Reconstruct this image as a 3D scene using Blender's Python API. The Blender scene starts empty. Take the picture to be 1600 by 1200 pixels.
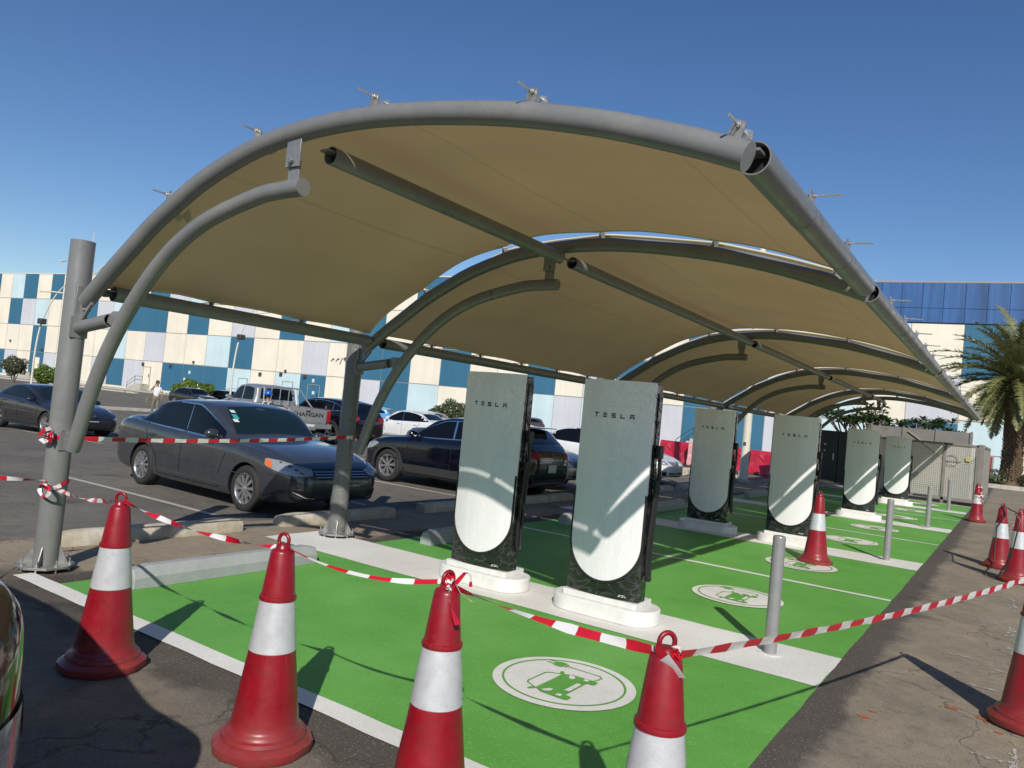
import bpy, bmesh, math, random
from mathutils import Vector, Matrix, geometry
from mathutils.bvhtree import BVHTree
random.seed(7)
scene = bpy.context.scene
COL = scene.collection
PI = math.pi

# ------------------------------------------------------------------ helpers
class MB:
    """collects shapes, builds them as ONE mesh object"""
    def __init__(s): s.v=[]; s.f=[]; s.m=[]
    def add(s, vs, fs, mi=0):
        o=len(s.v); s.v += [tuple(a) for a in vs]
        for f in fs: s.f.append([o+i for i in f]); s.m.append(mi)
    def box(s, x0,x1,y0,y1,z0,z1, mi=0, M=None):
        vs=[Vector((x,y,z)) for z in (z0,z1) for y in (y0,y1) for x in (x0,x1)]
        if M: vs=[M@a for a in vs]
        s.add(vs,[(0,2,3,1),(4,5,7,6),(0,1,5,4),(2,6,7,3),(0,4,6,2),(1,3,7,5)],mi)
    def tube(s, pts, r, n=16, mi=0, caps=True):
        pts=[Vector(p) for p in pts]; rs=r if isinstance(r,(list,tuple)) else [r]*len(pts)
        vs=[]; fs=[]; prev=None
        for i,p in enumerate(pts):
            a=pts[max(i-1,0)]; b=pts[min(i+1,len(pts)-1)]; t=(b-a).normalized()
            if prev is None:
                u=t.orthogonal().normalized()
            else:
                u=(prev-t*prev.dot(t)).normalized()
            prev=u; w=t.cross(u)
            for k in range(n):
                an=2*PI*k/n; vs.append(p+(u*math.cos(an)+w*math.sin(an))*rs[i])
        for i in range(len(pts)-1):
            for k in range(n):
                a=i*n+k; b=i*n+(k+1)%n; fs.append((a,b,b+n,a+n))
        if caps:
            fs.append(tuple(range(n-1,-1,-1))); fs.append(tuple(range((len(pts)-1)*n,len(pts)*n)))
        s.add(vs,fs,mi)
    def pipe(s, p0, p1, r, th=.008, n=20, mi=0):
        """open ended hollow pipe"""
        p0=Vector(p0);p1=Vector(p1);t=(p1-p0).normalized();u=t.orthogonal().normalized();w=t.cross(u);vs=[];fs=[]
        for p,rr in ((p0,r),(p1,r),(p1,r-th),(p0,r-th)):
            for k in range(n):
                an=2*PI*k/n; vs.append(p+(u*math.cos(an)+w*math.sin(an))*rr)
        for j in range(4):
            for k in range(n):
                a=j*n+k;b=j*n+(k+1)%n;c=((j+1)%4)*n
                fs.append((a,b,c+(k+1)%n,c+k))
        s.add(vs,fs,mi)
    def lathe(s, prof, n=24, c=(0,0,0), mi=0, axis='z', mfun=None):
        vs=[];fs=[];c=Vector(c)
        for r,z in prof:
            for k in range(n):
                a=2*PI*k/n
                v=Vector((r*math.cos(a),r*math.sin(a),z))
                if axis=='y': v=Vector((v.x,v.z,v.y))
                if axis=='x': v=Vector((v.z,v.x,v.y))
                vs.append(c+v)
        ms=[]
        for i in range(len(prof)-1):
            for k in range(n):
                a=i*n+k;b=i*n+(k+1)%n
                f=(a,b,b+n,a+n)
                if axis=='y': f=f[::-1]
                s.add([],[]) ; fs.append(f); ms.append(mfun(i) if mfun else mi)
        o=len(s.v); s.v+=[tuple(a) for a in vs]
        for f,m in zip(fs,ms): s.f.append([o+i for i in f]); s.m.append(m)
    def prism(s, poly, a, b, axis='y', mi=0, M=None):
        """extrude 2d polygon between a and b along axis"""
        def mk(p,t):
            if axis=='y': return Vector((p[0],t,p[1]))
            if axis=='x': return Vector((t,p[0],p[1]))
            return Vector((p[0],p[1],t))
        n=len(poly); vs=[mk(p,a) for p in poly]+[mk(p,b) for p in poly]
        if M: vs=[M@v for v in vs]
        fs=[tuple(range(n)),tuple(range(2*n-1,n-1,-1))]+[(i,i+n,(i+1)%n+n,(i+1)%n) for i in range(n)]
        s.add(vs,fs,mi)
    def build(s, name, mats, parent=None, smooth=True, loc=None, bevel=0, ang=35, recalc=True, segs=2):
        me=bpy.data.meshes.new(name); me.from_pydata(s.v,[],s.f)
        if not isinstance(mats,(list,tuple)): mats=[mats]
        for m in mats: me.materials.append(m)
        for p,mi in zip(me.polygons,s.m): p.material_index=mi
        if recalc:
            bm=bmesh.new(); bm.from_mesh(me); bmesh.ops.recalc_face_normals(bm,faces=bm.faces); bm.to_mesh(me); bm.free()
        if smooth:
            for p in me.polygons: p.use_smooth=True
            me.set_sharp_from_angle(angle=math.radians(ang))
        o=bpy.data.objects.new(name,me); COL.objects.link(o)
        if parent: o.parent=parent
        if loc: o.location=loc
        if bevel:
            b=o.modifiers.new('bevel','BEVEL'); b.width=bevel; b.segments=segs; b.limit_method='ANGLE'; b.angle_limit=math.radians(40)
        return o
def tag(o,label=None,cat=None,group=None,kind=None):
    if label:o['label']=label
    if cat:o['category']=cat
    if group:o['group']=group
    if kind:o['kind']=kind
    return o
def empty(name,loc=(0,0,0),rz=0,label=None,cat=None,group=None,s=1):
    o=bpy.data.objects.new(name,None); COL.objects.link(o); o.location=loc; o.rotation_euler=(0,0,rz); o.scale=(s,s,s)
    o.empty_display_size=.1
    return tag(o,label,cat,group)
def copy_tree(o,parent=None):
    c=o.copy(); COL.objects.link(c)
    if parent: c.parent=parent
    for ch in list(o.children): copy_tree(ch,c)
    return c
def lerp(a,b,t): return a+(b-a)*t
def pchip(P):
    xs=[p[0] for p in P]; ys=[p[1] for p in P]; n=len(P)
    h=[xs[i+1]-xs[i] for i in range(n-1)]; d=[(ys[i+1]-ys[i])/h[i] for i in range(n-1)]
    m=[d[0]]+[0 if d[i-1]*d[i]<=0 else 2*d[i-1]*d[i]/(d[i-1]+d[i]) for i in range(1,n-1)]+[d[-1]]
    def f(x):
        if x<=xs[0]: return ys[0]
        if x>=xs[-1]: return ys[-1]
        i=0
        while x>xs[i+1]: i+=1
        t=(x-xs[i])/h[i]
        return (2*t**3-3*t*t+1)*ys[i]+(t**3-2*t*t+t)*h[i]*m[i]+(-2*t**3+3*t*t)*ys[i+1]+(t**3-t*t)*h[i]*m[i+1]
    return f
def smooth_poly(P,n=5,closed=True):
    """catmull-rom through 2d points"""
    out=[];N=len(P)
    for i in range(N if closed else N-1):
        p0,p1,p2,p3=[P[(i+k)%N] if closed else P[min(max(i+k,0),N-1)] for k in (-1,0,1,2)]
        for k in range(n):
            t=k/n
            out.append(tuple(.5*((2*p1[j])+(-p0[j]+p2[j])*t+(2*p0[j]-5*p1[j]+4*p2[j]-p3[j])*t*t+(-p0[j]+3*p1[j]-3*p2[j]+p3[j])*t**3) for j in (0,1)))
    if not closed: out.append(tuple(P[-1]))
    return out
def gz(x,y=0): return 0. if x>-2 else -.38*(1-math.exp(-((x+2)/16.)**2))

# ------------------------------------------------------------------ materials
def newmat(name):
    m=bpy.data.materials.new(name); m.use_nodes=True
    return m,m.node_tree.nodes,m.node_tree.links,m.node_tree.nodes['Principled BSDF']
def mat(name,col,rough=.5,metal=0.,var=.0,scale=6.,bump=0.,bscale=60.,spec=.5,coat=0.,dirt=None,dirt_amt=.5,dscale=2.,detail=6):
    m,N,L,B=newmat(name)
    B.inputs['Base Color'].default_value=(*col,1); B.inputs['Roughness'].default_value=rough; B.inputs['Metallic'].default_value=metal
    B.inputs['Specular IOR Level'].default_value=spec
    if coat: B.inputs['Coat Weight'].default_value=coat; B.inputs['Coat Roughness'].default_value=.03
    tc=N.new('ShaderNodeTexCoord'); src=None
    if var:
        no=N.new('ShaderNodeTexNoise'); no.inputs['Scale'].default_value=scale; no.inputs['Detail'].default_value=detail; no.inputs['Roughness'].default_value=.65
        L.new(tc.outputs['Object'],no.inputs['Vector'])
        mp=N.new('ShaderNodeMapRange'); mp.inputs[1].default_value=.3; mp.inputs[2].default_value=.7; mp.inputs[3].default_value=1-var; mp.inputs[4].default_value=1+var
        L.new(no.outputs['Fac'],mp.inputs[0])
        mx=N.new('ShaderNodeVectorMath'); mx.operation='SCALE'; mx.inputs[0].default_value=col
        L.new(mp.outputs[0],mx.inputs['Scale']); L.new(mx.outputs[0],B.inputs['Base Color']); src=mx.outputs[0]
        mr=N.new('ShaderNodeMapRange'); mr.inputs[1].default_value=.3; mr.inputs[2].default_value=.7; mr.inputs[3].default_value=max(rough-.12,.02); mr.inputs[4].default_value=min(rough+.12,1)
        L.new(no.outputs['Fac'],mr.inputs[0]); L.new(mr.outputs[0],B.inputs['Roughness'])
    if dirt:
        no=N.new('ShaderNodeTexNoise'); no.inputs['Scale'].default_value=dscale; no.inputs['Detail'].default_value=8; no.inputs['Roughness'].default_value=.7
        L.new(tc.outputs['Object'],no.inputs['Vector'])
        mp=N.new('ShaderNodeMapRange'); mp.inputs[1].default_value=.5; mp.inputs[2].default_value=.68; mp.inputs[4].default_value=dirt_amt
        L.new(no.outputs['Fac'],mp.inputs[0])
        mx=N.new('ShaderNodeMix'); mx.data_type='RGBA'; mx.inputs['B'].default_value=(*dirt,1); mx.inputs['A'].default_value=(*col,1)
        if src: L.new(src,mx.inputs['A'])
        L.new(mp.outputs[0],mx.inputs['Factor']); L.new(mx.outputs['Result'],B.inputs['Base Color'])
    if bump:
        nb=N.new('ShaderNodeTexNoise'); nb.inputs['Scale'].default_value=bscale; nb.inputs['Detail'].default_value=5
        L.new(tc.outputs['Object'],nb.inputs['Vector'])
        b=N.new('ShaderNodeBump'); b.inputs['Strength'].default_value=bump; b.inputs['Distance'].default_value=.01
        L.new(nb.outputs['Fac'],b.inputs['Height']); L.new(b.outputs[0],B.inputs['Normal'])
    return m
M={}
M['steel']=mat('grey_paint_steel',(.205,.207,.20),.36,.15,.05,5,.03,90,dirt=(.33,.30,.25),dirt_amt=.35,dscale=3)
M['plate']=mat('galvanised_plate',(.27,.27,.265),.42,.45,.12,25)
M['zinc']=mat('zinc_rod',(.62,.62,.58),.3,.8,.1,40)
M['hole']=mat('dark_inside',(.012,.012,.012),.9)
M['cone_red']=mat('cone_red_plastic',(.25,.006,.014),.36,0,.14,7,.03,30,dirt=(.15,.03,.03),dirt_amt=.35,dscale=9)
def cone_red():
    m=mat('cone_red_plastic',(.25,.006,.014),.36,0,.16,7,.03,30,dirt=(.15,.03,.03),dirt_amt=.4,dscale=9); N=m.node_tree.nodes; L=m.node_tree.links; B=N['Principled BSDF']
    src=B.inputs['Base Color'].links[0].from_socket; tc=N.new('ShaderNodeTexCoord'); oi=N.new('ShaderNodeObjectInfo'); ad=N.new('ShaderNodeVectorMath'); ad.operation='ADD'; L.new(tc.outputs['Object'],ad.inputs[0]); L.new(oi.outputs['Location'],ad.inputs[1])
    mp=N.new('ShaderNodeMapping'); mp.inputs['Scale'].default_value=(9,9,2.2); mp.inputs['Rotation'].default_value=(.5,.3,0); L.new(ad.outputs[0],mp.inputs[0])
    no=N.new('ShaderNodeTexNoise'); no.inputs['Scale'].default_value=2.4; no.inputs['Detail'].default_value=9; no.inputs['Roughness'].default_value=.75; no.inputs['Distortion'].default_value=.8; L.new(mp.outputs[0],no.inputs[0])
    mr=N.new('ShaderNodeMapRange'); mr.inputs[1].default_value=.63; mr.inputs[2].default_value=.70; mr.inputs[4].default_value=.38; L.new(no.outputs['Fac'],mr.inputs[0])
    mx=N.new('ShaderNodeMix'); mx.data_type='RGBA'; mx.inputs['B'].default_value=(.50,.22,.22,1); L.new(src,mx.inputs['A']); L.new(mr.outputs[0],mx.inputs['Factor'])
    sp=N.new('ShaderNodeSeparateXYZ'); L.new(tc.outputs['Object'],sp.inputs[0]); zr=N.new('ShaderNodeMapRange'); zr.inputs[1].default_value=.02; zr.inputs[2].default_value=.22; zr.inputs[3].default_value=.5; zr.inputs[4].default_value=0; L.new(sp.outputs[2],zr.inputs[0])
    n2=N.new('ShaderNodeTexNoise'); n2.inputs['Scale'].default_value=14; n2.inputs['Detail'].default_value=6; L.new(ad.outputs[0],n2.inputs[0]); k=N.new('ShaderNodeMath'); k.operation='MULTIPLY'; L.new(zr.outputs[0],k.inputs[0]); L.new(n2.outputs['Fac'],k.inputs[1])
    m2=N.new('ShaderNodeMix'); m2.data_type='RGBA'; m2.inputs['B'].default_value=(.22,.12,.09,1); L.new(mx.outputs['Result'],m2.inputs['A']); L.new(k.outputs[0],m2.inputs['Factor']); L.new(m2.outputs['Result'],B.inputs['Base Color'])
    return m
M['cone_red']=cone_red()
M['band']=mat('reflective_band',(.60,.61,.62),.32,.25,.07,12,.12,160,dirt=(.35,.33,.3),dirt_amt=.25,dscale=14)
M['tape_red']=mat('tape_red',(.55,.012,.03),.3,0,.05)
M['tape_white']=mat('tape_white',(.72,.70,.68),.3,0,.05)
M['white_panel']=None
M['white_base']=mat('white_plastic_base',(.72,.71,.68),.3,0,.05,4,dirt=(.45,.42,.36),dirt_amt=.3,dscale=5)
M['letter']=mat('dark_letter',(.035,.008,.010),.5)
M['cable']=mat('cable_rubber',(.012,.012,.012),.45)
M['tyre']=mat('tyre_rubber',(.022,.021,.02),.8,0,.15,20)
M['rim']=mat('alloy_rim',(.55,.55,.56),.25,.85,.1,15)
M['rim_dark']=mat('dark_rim',(.03,.03,.032),.5,.3)
M['black_trim']=mat('black_trim',(.012,.012,.013),.42)
M['clad']=mat('black_cladding',(.03,.03,.03),.65,0,.1,20)
M['glass']=mat('tinted_glass',(.004,.005,.007),.03,0,spec=.3)
M['glass_green']=mat('windscreen_glass',(.008,.018,.020),.03,0,spec=.4)
M['chrome']=mat('chrome',(.75,.75,.75),.15,1.)
M['lamp']=mat('lamp_lens',(.36,.37,.37),.1,.35,.25,45)
M['amber']=mat('amber_lens',(.65,.14,.03),.2)
M['red_lamp']=mat('red_lens',(.28,.01,.012),.15)
M['plate_white']=mat('plate_white',(.6,.6,.57),.4)
M['concrete']=mat('old_concrete',(.42,.37,.28),.85,0,.22,9,.35,45,dirt=(.6,.57,.5),dirt_amt=.7,dscale=5)
M['stop_grey']=mat('grey_painted_concrete',(.335,.35,.352),.6,0,.08,6,.12,60,dirt=(.25,.25,.24),dirt_amt=.3)
M['kerb']=mat('kerb_concrete',(.45,.42,.36),.85,0,.2,3,.2,30)
M['bollard']=mat('grey_bollard_paint',(.27,.27,.265),.35,.2,.06,8)
M['skin']=mat('skin',(.32,.18,.12),.55)
M['hair']=mat('black_hair',(.01,.009,.008),.6)
M['shirt']=mat('white_shirt',(.75,.75,.74),.8,0,.05)
M['khaki']=mat('olive_trousers',(.16,.15,.11),.85,0,.1)
M['navy']=mat('navy_coverall',(.03,.03,.06),.85,0,.1)
M['hiviz']=mat('reflective_strip',(.7,.7,.68),.4)
M['helmet']=mat('blue_helmet',(.01,.10,.55),.25)
M['shoe']=mat('dark_shoe',(.03,.025,.02),.7)
M['bark']=mat('grey_bark',(.18,.15,.11),.9,0,.3,12,.4,30)
def car_paint(name,col,rough=.22,metal=.3,dust=.25):
    return mat(name,col,rough,metal,.04,3,spec=.5,coat=.8,dirt=tuple(min(1,c*1.2+.05) for c in col),dirt_amt=dust,dscale=3)

# facade colours with vertical weather streaks
def facade(name,col,streak=.03,r=.75):
    m,N,L,B=newmat(name); B.inputs['Roughness'].default_value=r
    tc=N.new('ShaderNodeTexCoord'); mp=N.new('ShaderNodeMapping'); mp.inputs['Scale'].default_value=(2.2,2.2,.12)
    L.new(tc.outputs['Object'],mp.inputs[0])
    no=N.new('ShaderNodeTexNoise'); no.inputs['Scale'].default_value=1.; no.inputs['Detail'].default_value=6; L.new(mp.outputs[0],no.inputs[0])
    mr=N.new('ShaderNodeMapRange'); mr.inputs[1].default_value=.3; mr.inputs[2].default_value=.75; mr.inputs[3].default_value=1+streak; mr.inputs[4].default_value=1-streak*1.8
    L.new(no.outputs['Fac'],mr.inputs[0]); sc=N.new('ShaderNodeVectorMath'); sc.operation='SCALE'; sc.inputs[0].default_value=col
    L.new(mr.outputs[0],sc.inputs['Scale'])
    n2=N.new('ShaderNodeTexNoise'); n2.inputs['Scale'].default_value=.35; n2.inputs['Detail'].default_value=3; L.new(tc.outputs['Object'],n2.inputs[0])
    m2=N.new('ShaderNodeMapRange'); m2.inputs[1].default_value=.3; m2.inputs[2].default_value=.7; m2.inputs[3].default_value=.94; m2.inputs[4].default_value=1.05; L.new(n2.outputs['Fac'],m2.inputs[0])
    s2=N.new('ShaderNodeVectorMath'); s2.operation='SCALE'; L.new(sc.outputs[0],s2.inputs[0]); L.new(m2.outputs[0],s2.inputs['Scale'])
    L.new(s2.outputs[0],B.inputs['Base Color']); return m
M['f_c']=facade('cream_facade',(.77,.71,.585)); M['f_b']=facade('blue_facade',(.030,.135,.225)); M['f_l']=facade('pale_blue_facade',(.52,.66,.69)); M['f_g']=facade('pale_grey_facade',(.55,.56,.60))
M['f_top']=facade('deep_blue_cladding',(.028,.10,.27),.25,.4); M['f_joint']=mat('panel_joint',(.30,.28,.24),.8); M['f_jdark']=mat('cladding_joint',(.01,.03,.09),.8)
M['f_plinth']=facade('plinth',(.72,.67,.56)); M['f_red']=facade('red_facade',(.33,.02,.03))

# charger panel: glossy white behind cling film
def wrinkle(N,L,tc,scale,rot,dist,ns=1.6,detail=4):
    mp=N.new('ShaderNodeMapping'); mp.inputs['Scale'].default_value=scale; mp.inputs['Rotation'].default_value=rot; L.new(tc.outputs['Object'],mp.inputs[0])
    oi=N.new('ShaderNodeObjectInfo'); ad=N.new('ShaderNodeVectorMath'); ad.operation='ADD'; L.new(mp.outputs[0],ad.inputs[0])
    sc=N.new('ShaderNodeVectorMath'); sc.operation='SCALE'; sc.inputs['Scale'].default_value=1.7; L.new(oi.outputs['Location'],sc.inputs[0]); L.new(sc.outputs[0],ad.inputs[1])
    no=N.new('ShaderNodeTexNoise'); no.inputs['Scale'].default_value=ns; no.inputs['Detail'].default_value=detail; no.inputs['Distortion'].default_value=dist; L.new(ad.outputs[0],no.inputs[0])
    rg=N.new('ShaderNodeMath'); rg.operation='SUBTRACT'; rg.inputs[1].default_value=.5; L.new(no.outputs['Fac'],rg.inputs[0])
    ab=N.new('ShaderNodeMath'); ab.operation='ABSOLUTE'; L.new(rg.outputs[0],ab.inputs[0])
    rd=N.new('ShaderNodeMapRange'); rd.inputs[1].default_value=0; rd.inputs[2].default_value=.035; rd.inputs[3].default_value=1; rd.inputs[4].default_value=0; L.new(ab.outputs[0],rd.inputs[0])
    return no.outputs['Fac'],rd.outputs[0]
def panel_mat():
    m,N,L,B=newmat('white_glass_panel'); B.inputs['Roughness'].default_value=.2
    B.inputs['Coat Weight'].default_value=.9; B.inputs['Coat Roughness'].default_value=.06
    tc=N.new('ShaderNodeTexCoord')
    f1,r1=wrinkle(N,L,tc,(5,5,1.6),(.2,.5,.1),2.4)
    f2,r2=wrinkle(N,L,tc,(9,9,5),(.9,.2,.5),1.2,2.2,3)
    f3,r3=wrinkle(N,L,tc,(14,14,.9),(0,0,0),.4,1.,5)
    c=N.new('ShaderNodeMix'); c.data_type='RGBA'; c.inputs['A'].default_value=(.84,.82,.83,1); c.inputs['B'].default_value=(.70,.69,.70,1); L.new(f3,c.inputs['Factor'])
    c2=N.new('ShaderNodeMix'); c2.data_type='RGBA'; c2.inputs['B'].default_value=(.93,.94,.93,1); L.new(c.outputs['Result'],c2.inputs['A'])
    k=N.new('ShaderNodeMath'); k.operation='MULTIPLY'; L.new(r2,k.inputs[0]); k.inputs[1].default_value=.3; L.new(k.outputs[0],c2.inputs['Factor']); L.new(c2.outputs['Result'],B.inputs['Base Color'])
    ad=N.new('ShaderNodeMath'); ad.operation='ADD'; L.new(f1,ad.inputs[0]); L.new(r2,ad.inputs[1])
    b=N.new('ShaderNodeBump'); b.inputs['Strength'].default_value=.85; b.inputs['Distance'].default_value=.008; L.new(ad.outputs[0],b.inputs['Height']); L.new(b.outputs[0],B.inputs['Coat Normal'])
    b2=N.new('ShaderNodeBump'); b2.inputs['Strength'].default_value=.22; b2.inputs['Distance'].default_value=.008; L.new(ad.outputs[0],b2.inputs['Height']); L.new(b2.outputs[0],B.inputs['Normal'])
    return m
M['white_panel']=panel_mat()
def wrap_mat():
    m,N,L,B=newmat('film_wrapped_black'); B.inputs['Roughness'].default_value=.14; B.inputs['Specular IOR Level'].default_value=.8
    tc=N.new('ShaderNodeTexCoord'); f1,r1=wrinkle(N,L,tc,(2.2,2.2,3.6),(.6,.9,.3),1.6,1.6,3); f2,r2=wrinkle(N,L,tc,(5,5,2),(.1,.4,.9),1.,1.6,3)
    mu=N.new('ShaderNodeMath'); mu.operation='MULTIPLY'; L.new(r1,mu.inputs[0]); L.new(f2,mu.inputs[1])
    c=N.new('ShaderNodeMix'); c.data_type='RGBA'; c.inputs['A'].default_value=(.014,.015,.014,1); c.inputs['B'].default_value=(.09,.09,.087,1)  # grey on the ridges paints the film's crinkle highlights into the colour
    L.new(mu.outputs[0],c.inputs['Factor']); L.new(c.outputs['Result'],B.inputs['Base Color'])
    b=N.new('ShaderNodeBump'); b.inputs['Strength'].default_value=.8; b.inputs['Distance'].default_value=.03
    L.new(f1,b.inputs['Height']); L.new(b.outputs[0],B.inputs['Normal'])
    return m
M['wrap']=wrap_mat()
def film_mat():
    m,N,L,B=newmat('clear_film'); B.inputs['Base Color'].default_value=(.25,.25,.24,1); B.inputs['Roughness'].default_value=.12; B.inputs['Alpha'].default_value=.45
    tc=N.new('ShaderNodeTexCoord'); no=N.new('ShaderNodeTexNoise'); no.inputs['Scale'].default_value=14; no.inputs['Detail'].default_value=5; no.inputs['Distortion'].default_value=2.5
    L.new(tc.outputs['Object'],no.inputs[0]); b=N.new('ShaderNodeBump'); b.inputs['Strength'].default_value=1.; b.inputs['Distance'].default_value=.03
    L.new(no.outputs['Fac'],b.inputs['Height']); L.new(b.outputs[0],B.inputs['Normal'])
    return m
M['film']=film_mat()
def fabric_mat():
    m,N,L,B=newmat('shade_fabric'); N.remove(B); out=N['Material Output']
    tc=N.new('ShaderNodeTexCoord')
    no=N.new('ShaderNodeTexNoise'); no.inputs['Scale'].default_value=1.1; no.inputs['Detail'].default_value=4; L.new(tc.outputs['Object'],no.inputs[0])
    cr=N.new('ShaderNodeMix'); cr.data_type='RGBA'; cr.inputs['A'].default_value=(.45,.325,.19,1); cr.inputs['B'].default_value=(.54,.395,.24,1); L.new(no.outputs['Fac'],cr.inputs['Factor'])
    d=N.new('ShaderNodeBsdfDiffuse'); t=N.new('ShaderNodeBsdfTranslucent'); g=N.new('ShaderNodeBsdfGlossy'); g.inputs['Roughness'].default_value=.38
    sp=N.new('ShaderNodeSeparateXYZ'); L.new(tc.outputs['Object'],sp.inputs[0])
    q=N.new('ShaderNodeMath'); q.operation='MULTIPLY'; q.inputs[1].default_value=1/1.62; L.new(sp.outputs[0],q.inputs[0]); fr=N.new('ShaderNodeMath'); fr.operation='FRACT'; L.new(q.outputs[0],fr.inputs[0])
    ss=N.new('ShaderNodeMapRange'); ss.inputs[1].default_value=0; ss.inputs[2].default_value=.024; ss.inputs[3].default_value=.80; ss.inputs[4].default_value=.8; L.new(fr.outputs[0],ss.inputs[0])
    lt=N.new('ShaderNodeMath'); lt.operation='GREATER_THAN'; lt.inputs[1].default_value=.022; L.new(fr.outputs[0],lt.inputs[0])
    mm=N.new('ShaderNodeMapRange'); mm.inputs[3].default_value=.80; mm.inputs[4].default_value=1.; L.new(lt.outputs[0],mm.inputs[0])
    n9=N.new('ShaderNodeTexNoise'); n9.inputs['Scale'].default_value=.55; n9.inputs['Detail'].default_value=3; L.new(tc.outputs['Object'],n9.inputs[0])
    m9=N.new('ShaderNodeMapRange'); m9.inputs[1].default_value=.3; m9.inputs[2].default_value=.7; m9.inputs[3].default_value=.86; m9.inputs[4].default_value=1.14; L.new(n9.outputs['Fac'],m9.inputs[0])  # broad soft blotches put uneven reflected light into the fabric colour
    pp=N.new('ShaderNodeMath'); pp.operation='MULTIPLY'; L.new(mm.outputs[0],pp.inputs[0]); L.new(m9.outputs[0],pp.inputs[1])
    vs_=N.new('ShaderNodeVectorMath'); vs_.operation='SCALE'; L.new(cr.outputs['Result'],vs_.inputs[0]); L.new(pp.outputs[0],vs_.inputs['Scale'])
    L.new(vs_.outputs[0],d.inputs['Color']); t.inputs['Color'].default_value=(.66,.43,.21,1)
    mx=N.new('ShaderNodeMixShader'); mx.inputs[0].default_value=.19; L.new(d.outputs[0],mx.inputs[1]); L.new(t.outputs[0],mx.inputs[2])
    m3=N.new('ShaderNodeMixShader'); m3.inputs[0].default_value=.07; L.new(mx.outputs[0],m3.inputs[1]); L.new(g.outputs[0],m3.inputs[2])
    wv=N.new('ShaderNodeTexNoise'); wv.inputs['Scale'].default_value=2.2; wv.inputs['Detail'].default_value=3; L.new(tc.outputs['Object'],wv.inputs[0])
    b=N.new('ShaderNodeBump'); b.inputs['Strength'].default_value=.12; b.inputs['Distance'].default_value=.03; L.new(wv.outputs['Fac'],b.inputs['Height'])
    for s_ in (d,t,g): L.new(b.outputs[0],s_.inputs['Normal'])
    L.new(m3.outputs[0],out.inputs['Surface']); return m
M['fabric']=fabric_mat()
def leaf_mat(name,col,col2,trans=.25):
    m,N,L,B=newmat(name); N.remove(B); out=N['Material Output']
    gi=N.new('ShaderNodeTexCoord'); no=N.new('ShaderNodeTexNoise'); no.inputs['Scale'].default_value=2.3; no.inputs['Detail'].default_value=8; no.inputs['Roughness'].default_value=.8; L.new(gi.outputs['Object'],no.inputs[0])
    cr=N.new('ShaderNodeMix'); cr.data_type='RGBA'; cr.inputs['A'].default_value=(*col,1); cr.inputs['B'].default_value=(*col2,1)
    mr=N.new('ShaderNodeMapRange'); mr.inputs[1].default_value=.35; mr.inputs[2].default_value=.65; L.new(no.outputs['Fac'],mr.inputs[0]); L.new(mr.outputs[0],cr.inputs['Factor'])
    d=N.new('ShaderNodeBsdfDiffuse'); t=N.new('ShaderNodeBsdfTranslucent'); g=N.new('ShaderNodeBsdfGlossy'); g.inputs['Roughness'].default_value=.35
    L.new(cr.outputs['Result'],d.inputs['Color']); L.new(cr.outputs['Result'],t.inputs['Color'])
    mx=N.new('ShaderNodeMixShader'); mx.inputs[0].default_value=trans; L.new(d.outputs[0],mx.inputs[1]); L.new(t.outputs[0],mx.inputs[2])
    m3=N.new('ShaderNodeMixShader'); m3.inputs[0].default_value=.06; L.new(mx.outputs[0],m3.inputs[1]); L.new(g.outputs[0],m3.inputs[2])
    L.new(m3.outputs[0],out.inputs['Surface']); return m
M['leaf']=leaf_mat('bush_leaf',(.07,.13,.015),(.16,.24,.02)); M['leaf_dark']=leaf_mat('grey_green_leaf',(.06,.08,.035),(.12,.13,.06)); M['palm']=leaf_mat('palm_leaflet',(.12,.14,.05),(.30,.29,.11)); M['plum']=leaf_mat('frangipani_leaf',(.035,.07,.02),(.09,.15,.045))
M['palmbark']=mat('palm_bark',(.13,.085,.05),.95,0,.35,6,.4,20)

# perforated sheet: holes by alpha
def perf_mat():
    m,N,L,B=newmat('perforated_sheet'); B.inputs['Base Color'].default_value=(.46,.44,.40,1); B.inputs['Roughness'].default_value=.5; B.inputs['Metallic'].default_value=.3
    tc=N.new('ShaderNodeTexCoord'); sep=N.new('ShaderNodeSeparateXYZ'); L.new(tc.outputs['Object'],sep.inputs[0])
    def cell(sock):
        a=N.new('ShaderNodeMath'); a.operation='MULTIPLY'; a.inputs[1].default_value=1/.062; L.new(sock,a.inputs[0])
        f=N.new('ShaderNodeMath'); f.operation='FRACT'; L.new(a.outputs[0],f.inputs[0])
        c=N.new('ShaderNodeMath'); c.operation='SUBTRACT'; c.inputs[1].default_value=.5; L.new(f.outputs[0],c.inputs[0])
        p=N.new('ShaderNodeMath'); p.operation='ABSOLUTE'; L.new(c.outputs[0],p.inputs[0]); return p.outputs[0]
    ad=N.new('ShaderNodeMath'); ad.operation='ADD'; L.new(sep.outputs[0],ad.inputs[0]); L.new(sep.outputs[1],ad.inputs[1])
    mx=N.new('ShaderNodeMath'); mx.operation='MAXIMUM'; L.new(cell(ad.outputs[0]),mx.inputs[0]); L.new(cell(sep.outputs[2]),mx.inputs[1])
    g=N.new('ShaderNodeMath'); g.operation='GREATER_THAN'; g.inputs[1].default_value=.25; L.new(mx.outputs[0],g.inputs[0]); L.new(g.outputs[0],B.inputs['Alpha'])
    return m
M['perf']=perf_mat()
M['fence_paint']=mat('warm_grey_fence',(.22,.205,.185),.55,.2,.08,4)
M['fence_dark']=mat('dark_enclosure',(.05,.05,.05),.5,.1,.15,5)
M['red_barrier']=mat('red_plastic_barrier',(.55,.02,.05),.4,0,.12,5,dirt=(.5,.2,.2),dirt_amt=.3)
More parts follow.
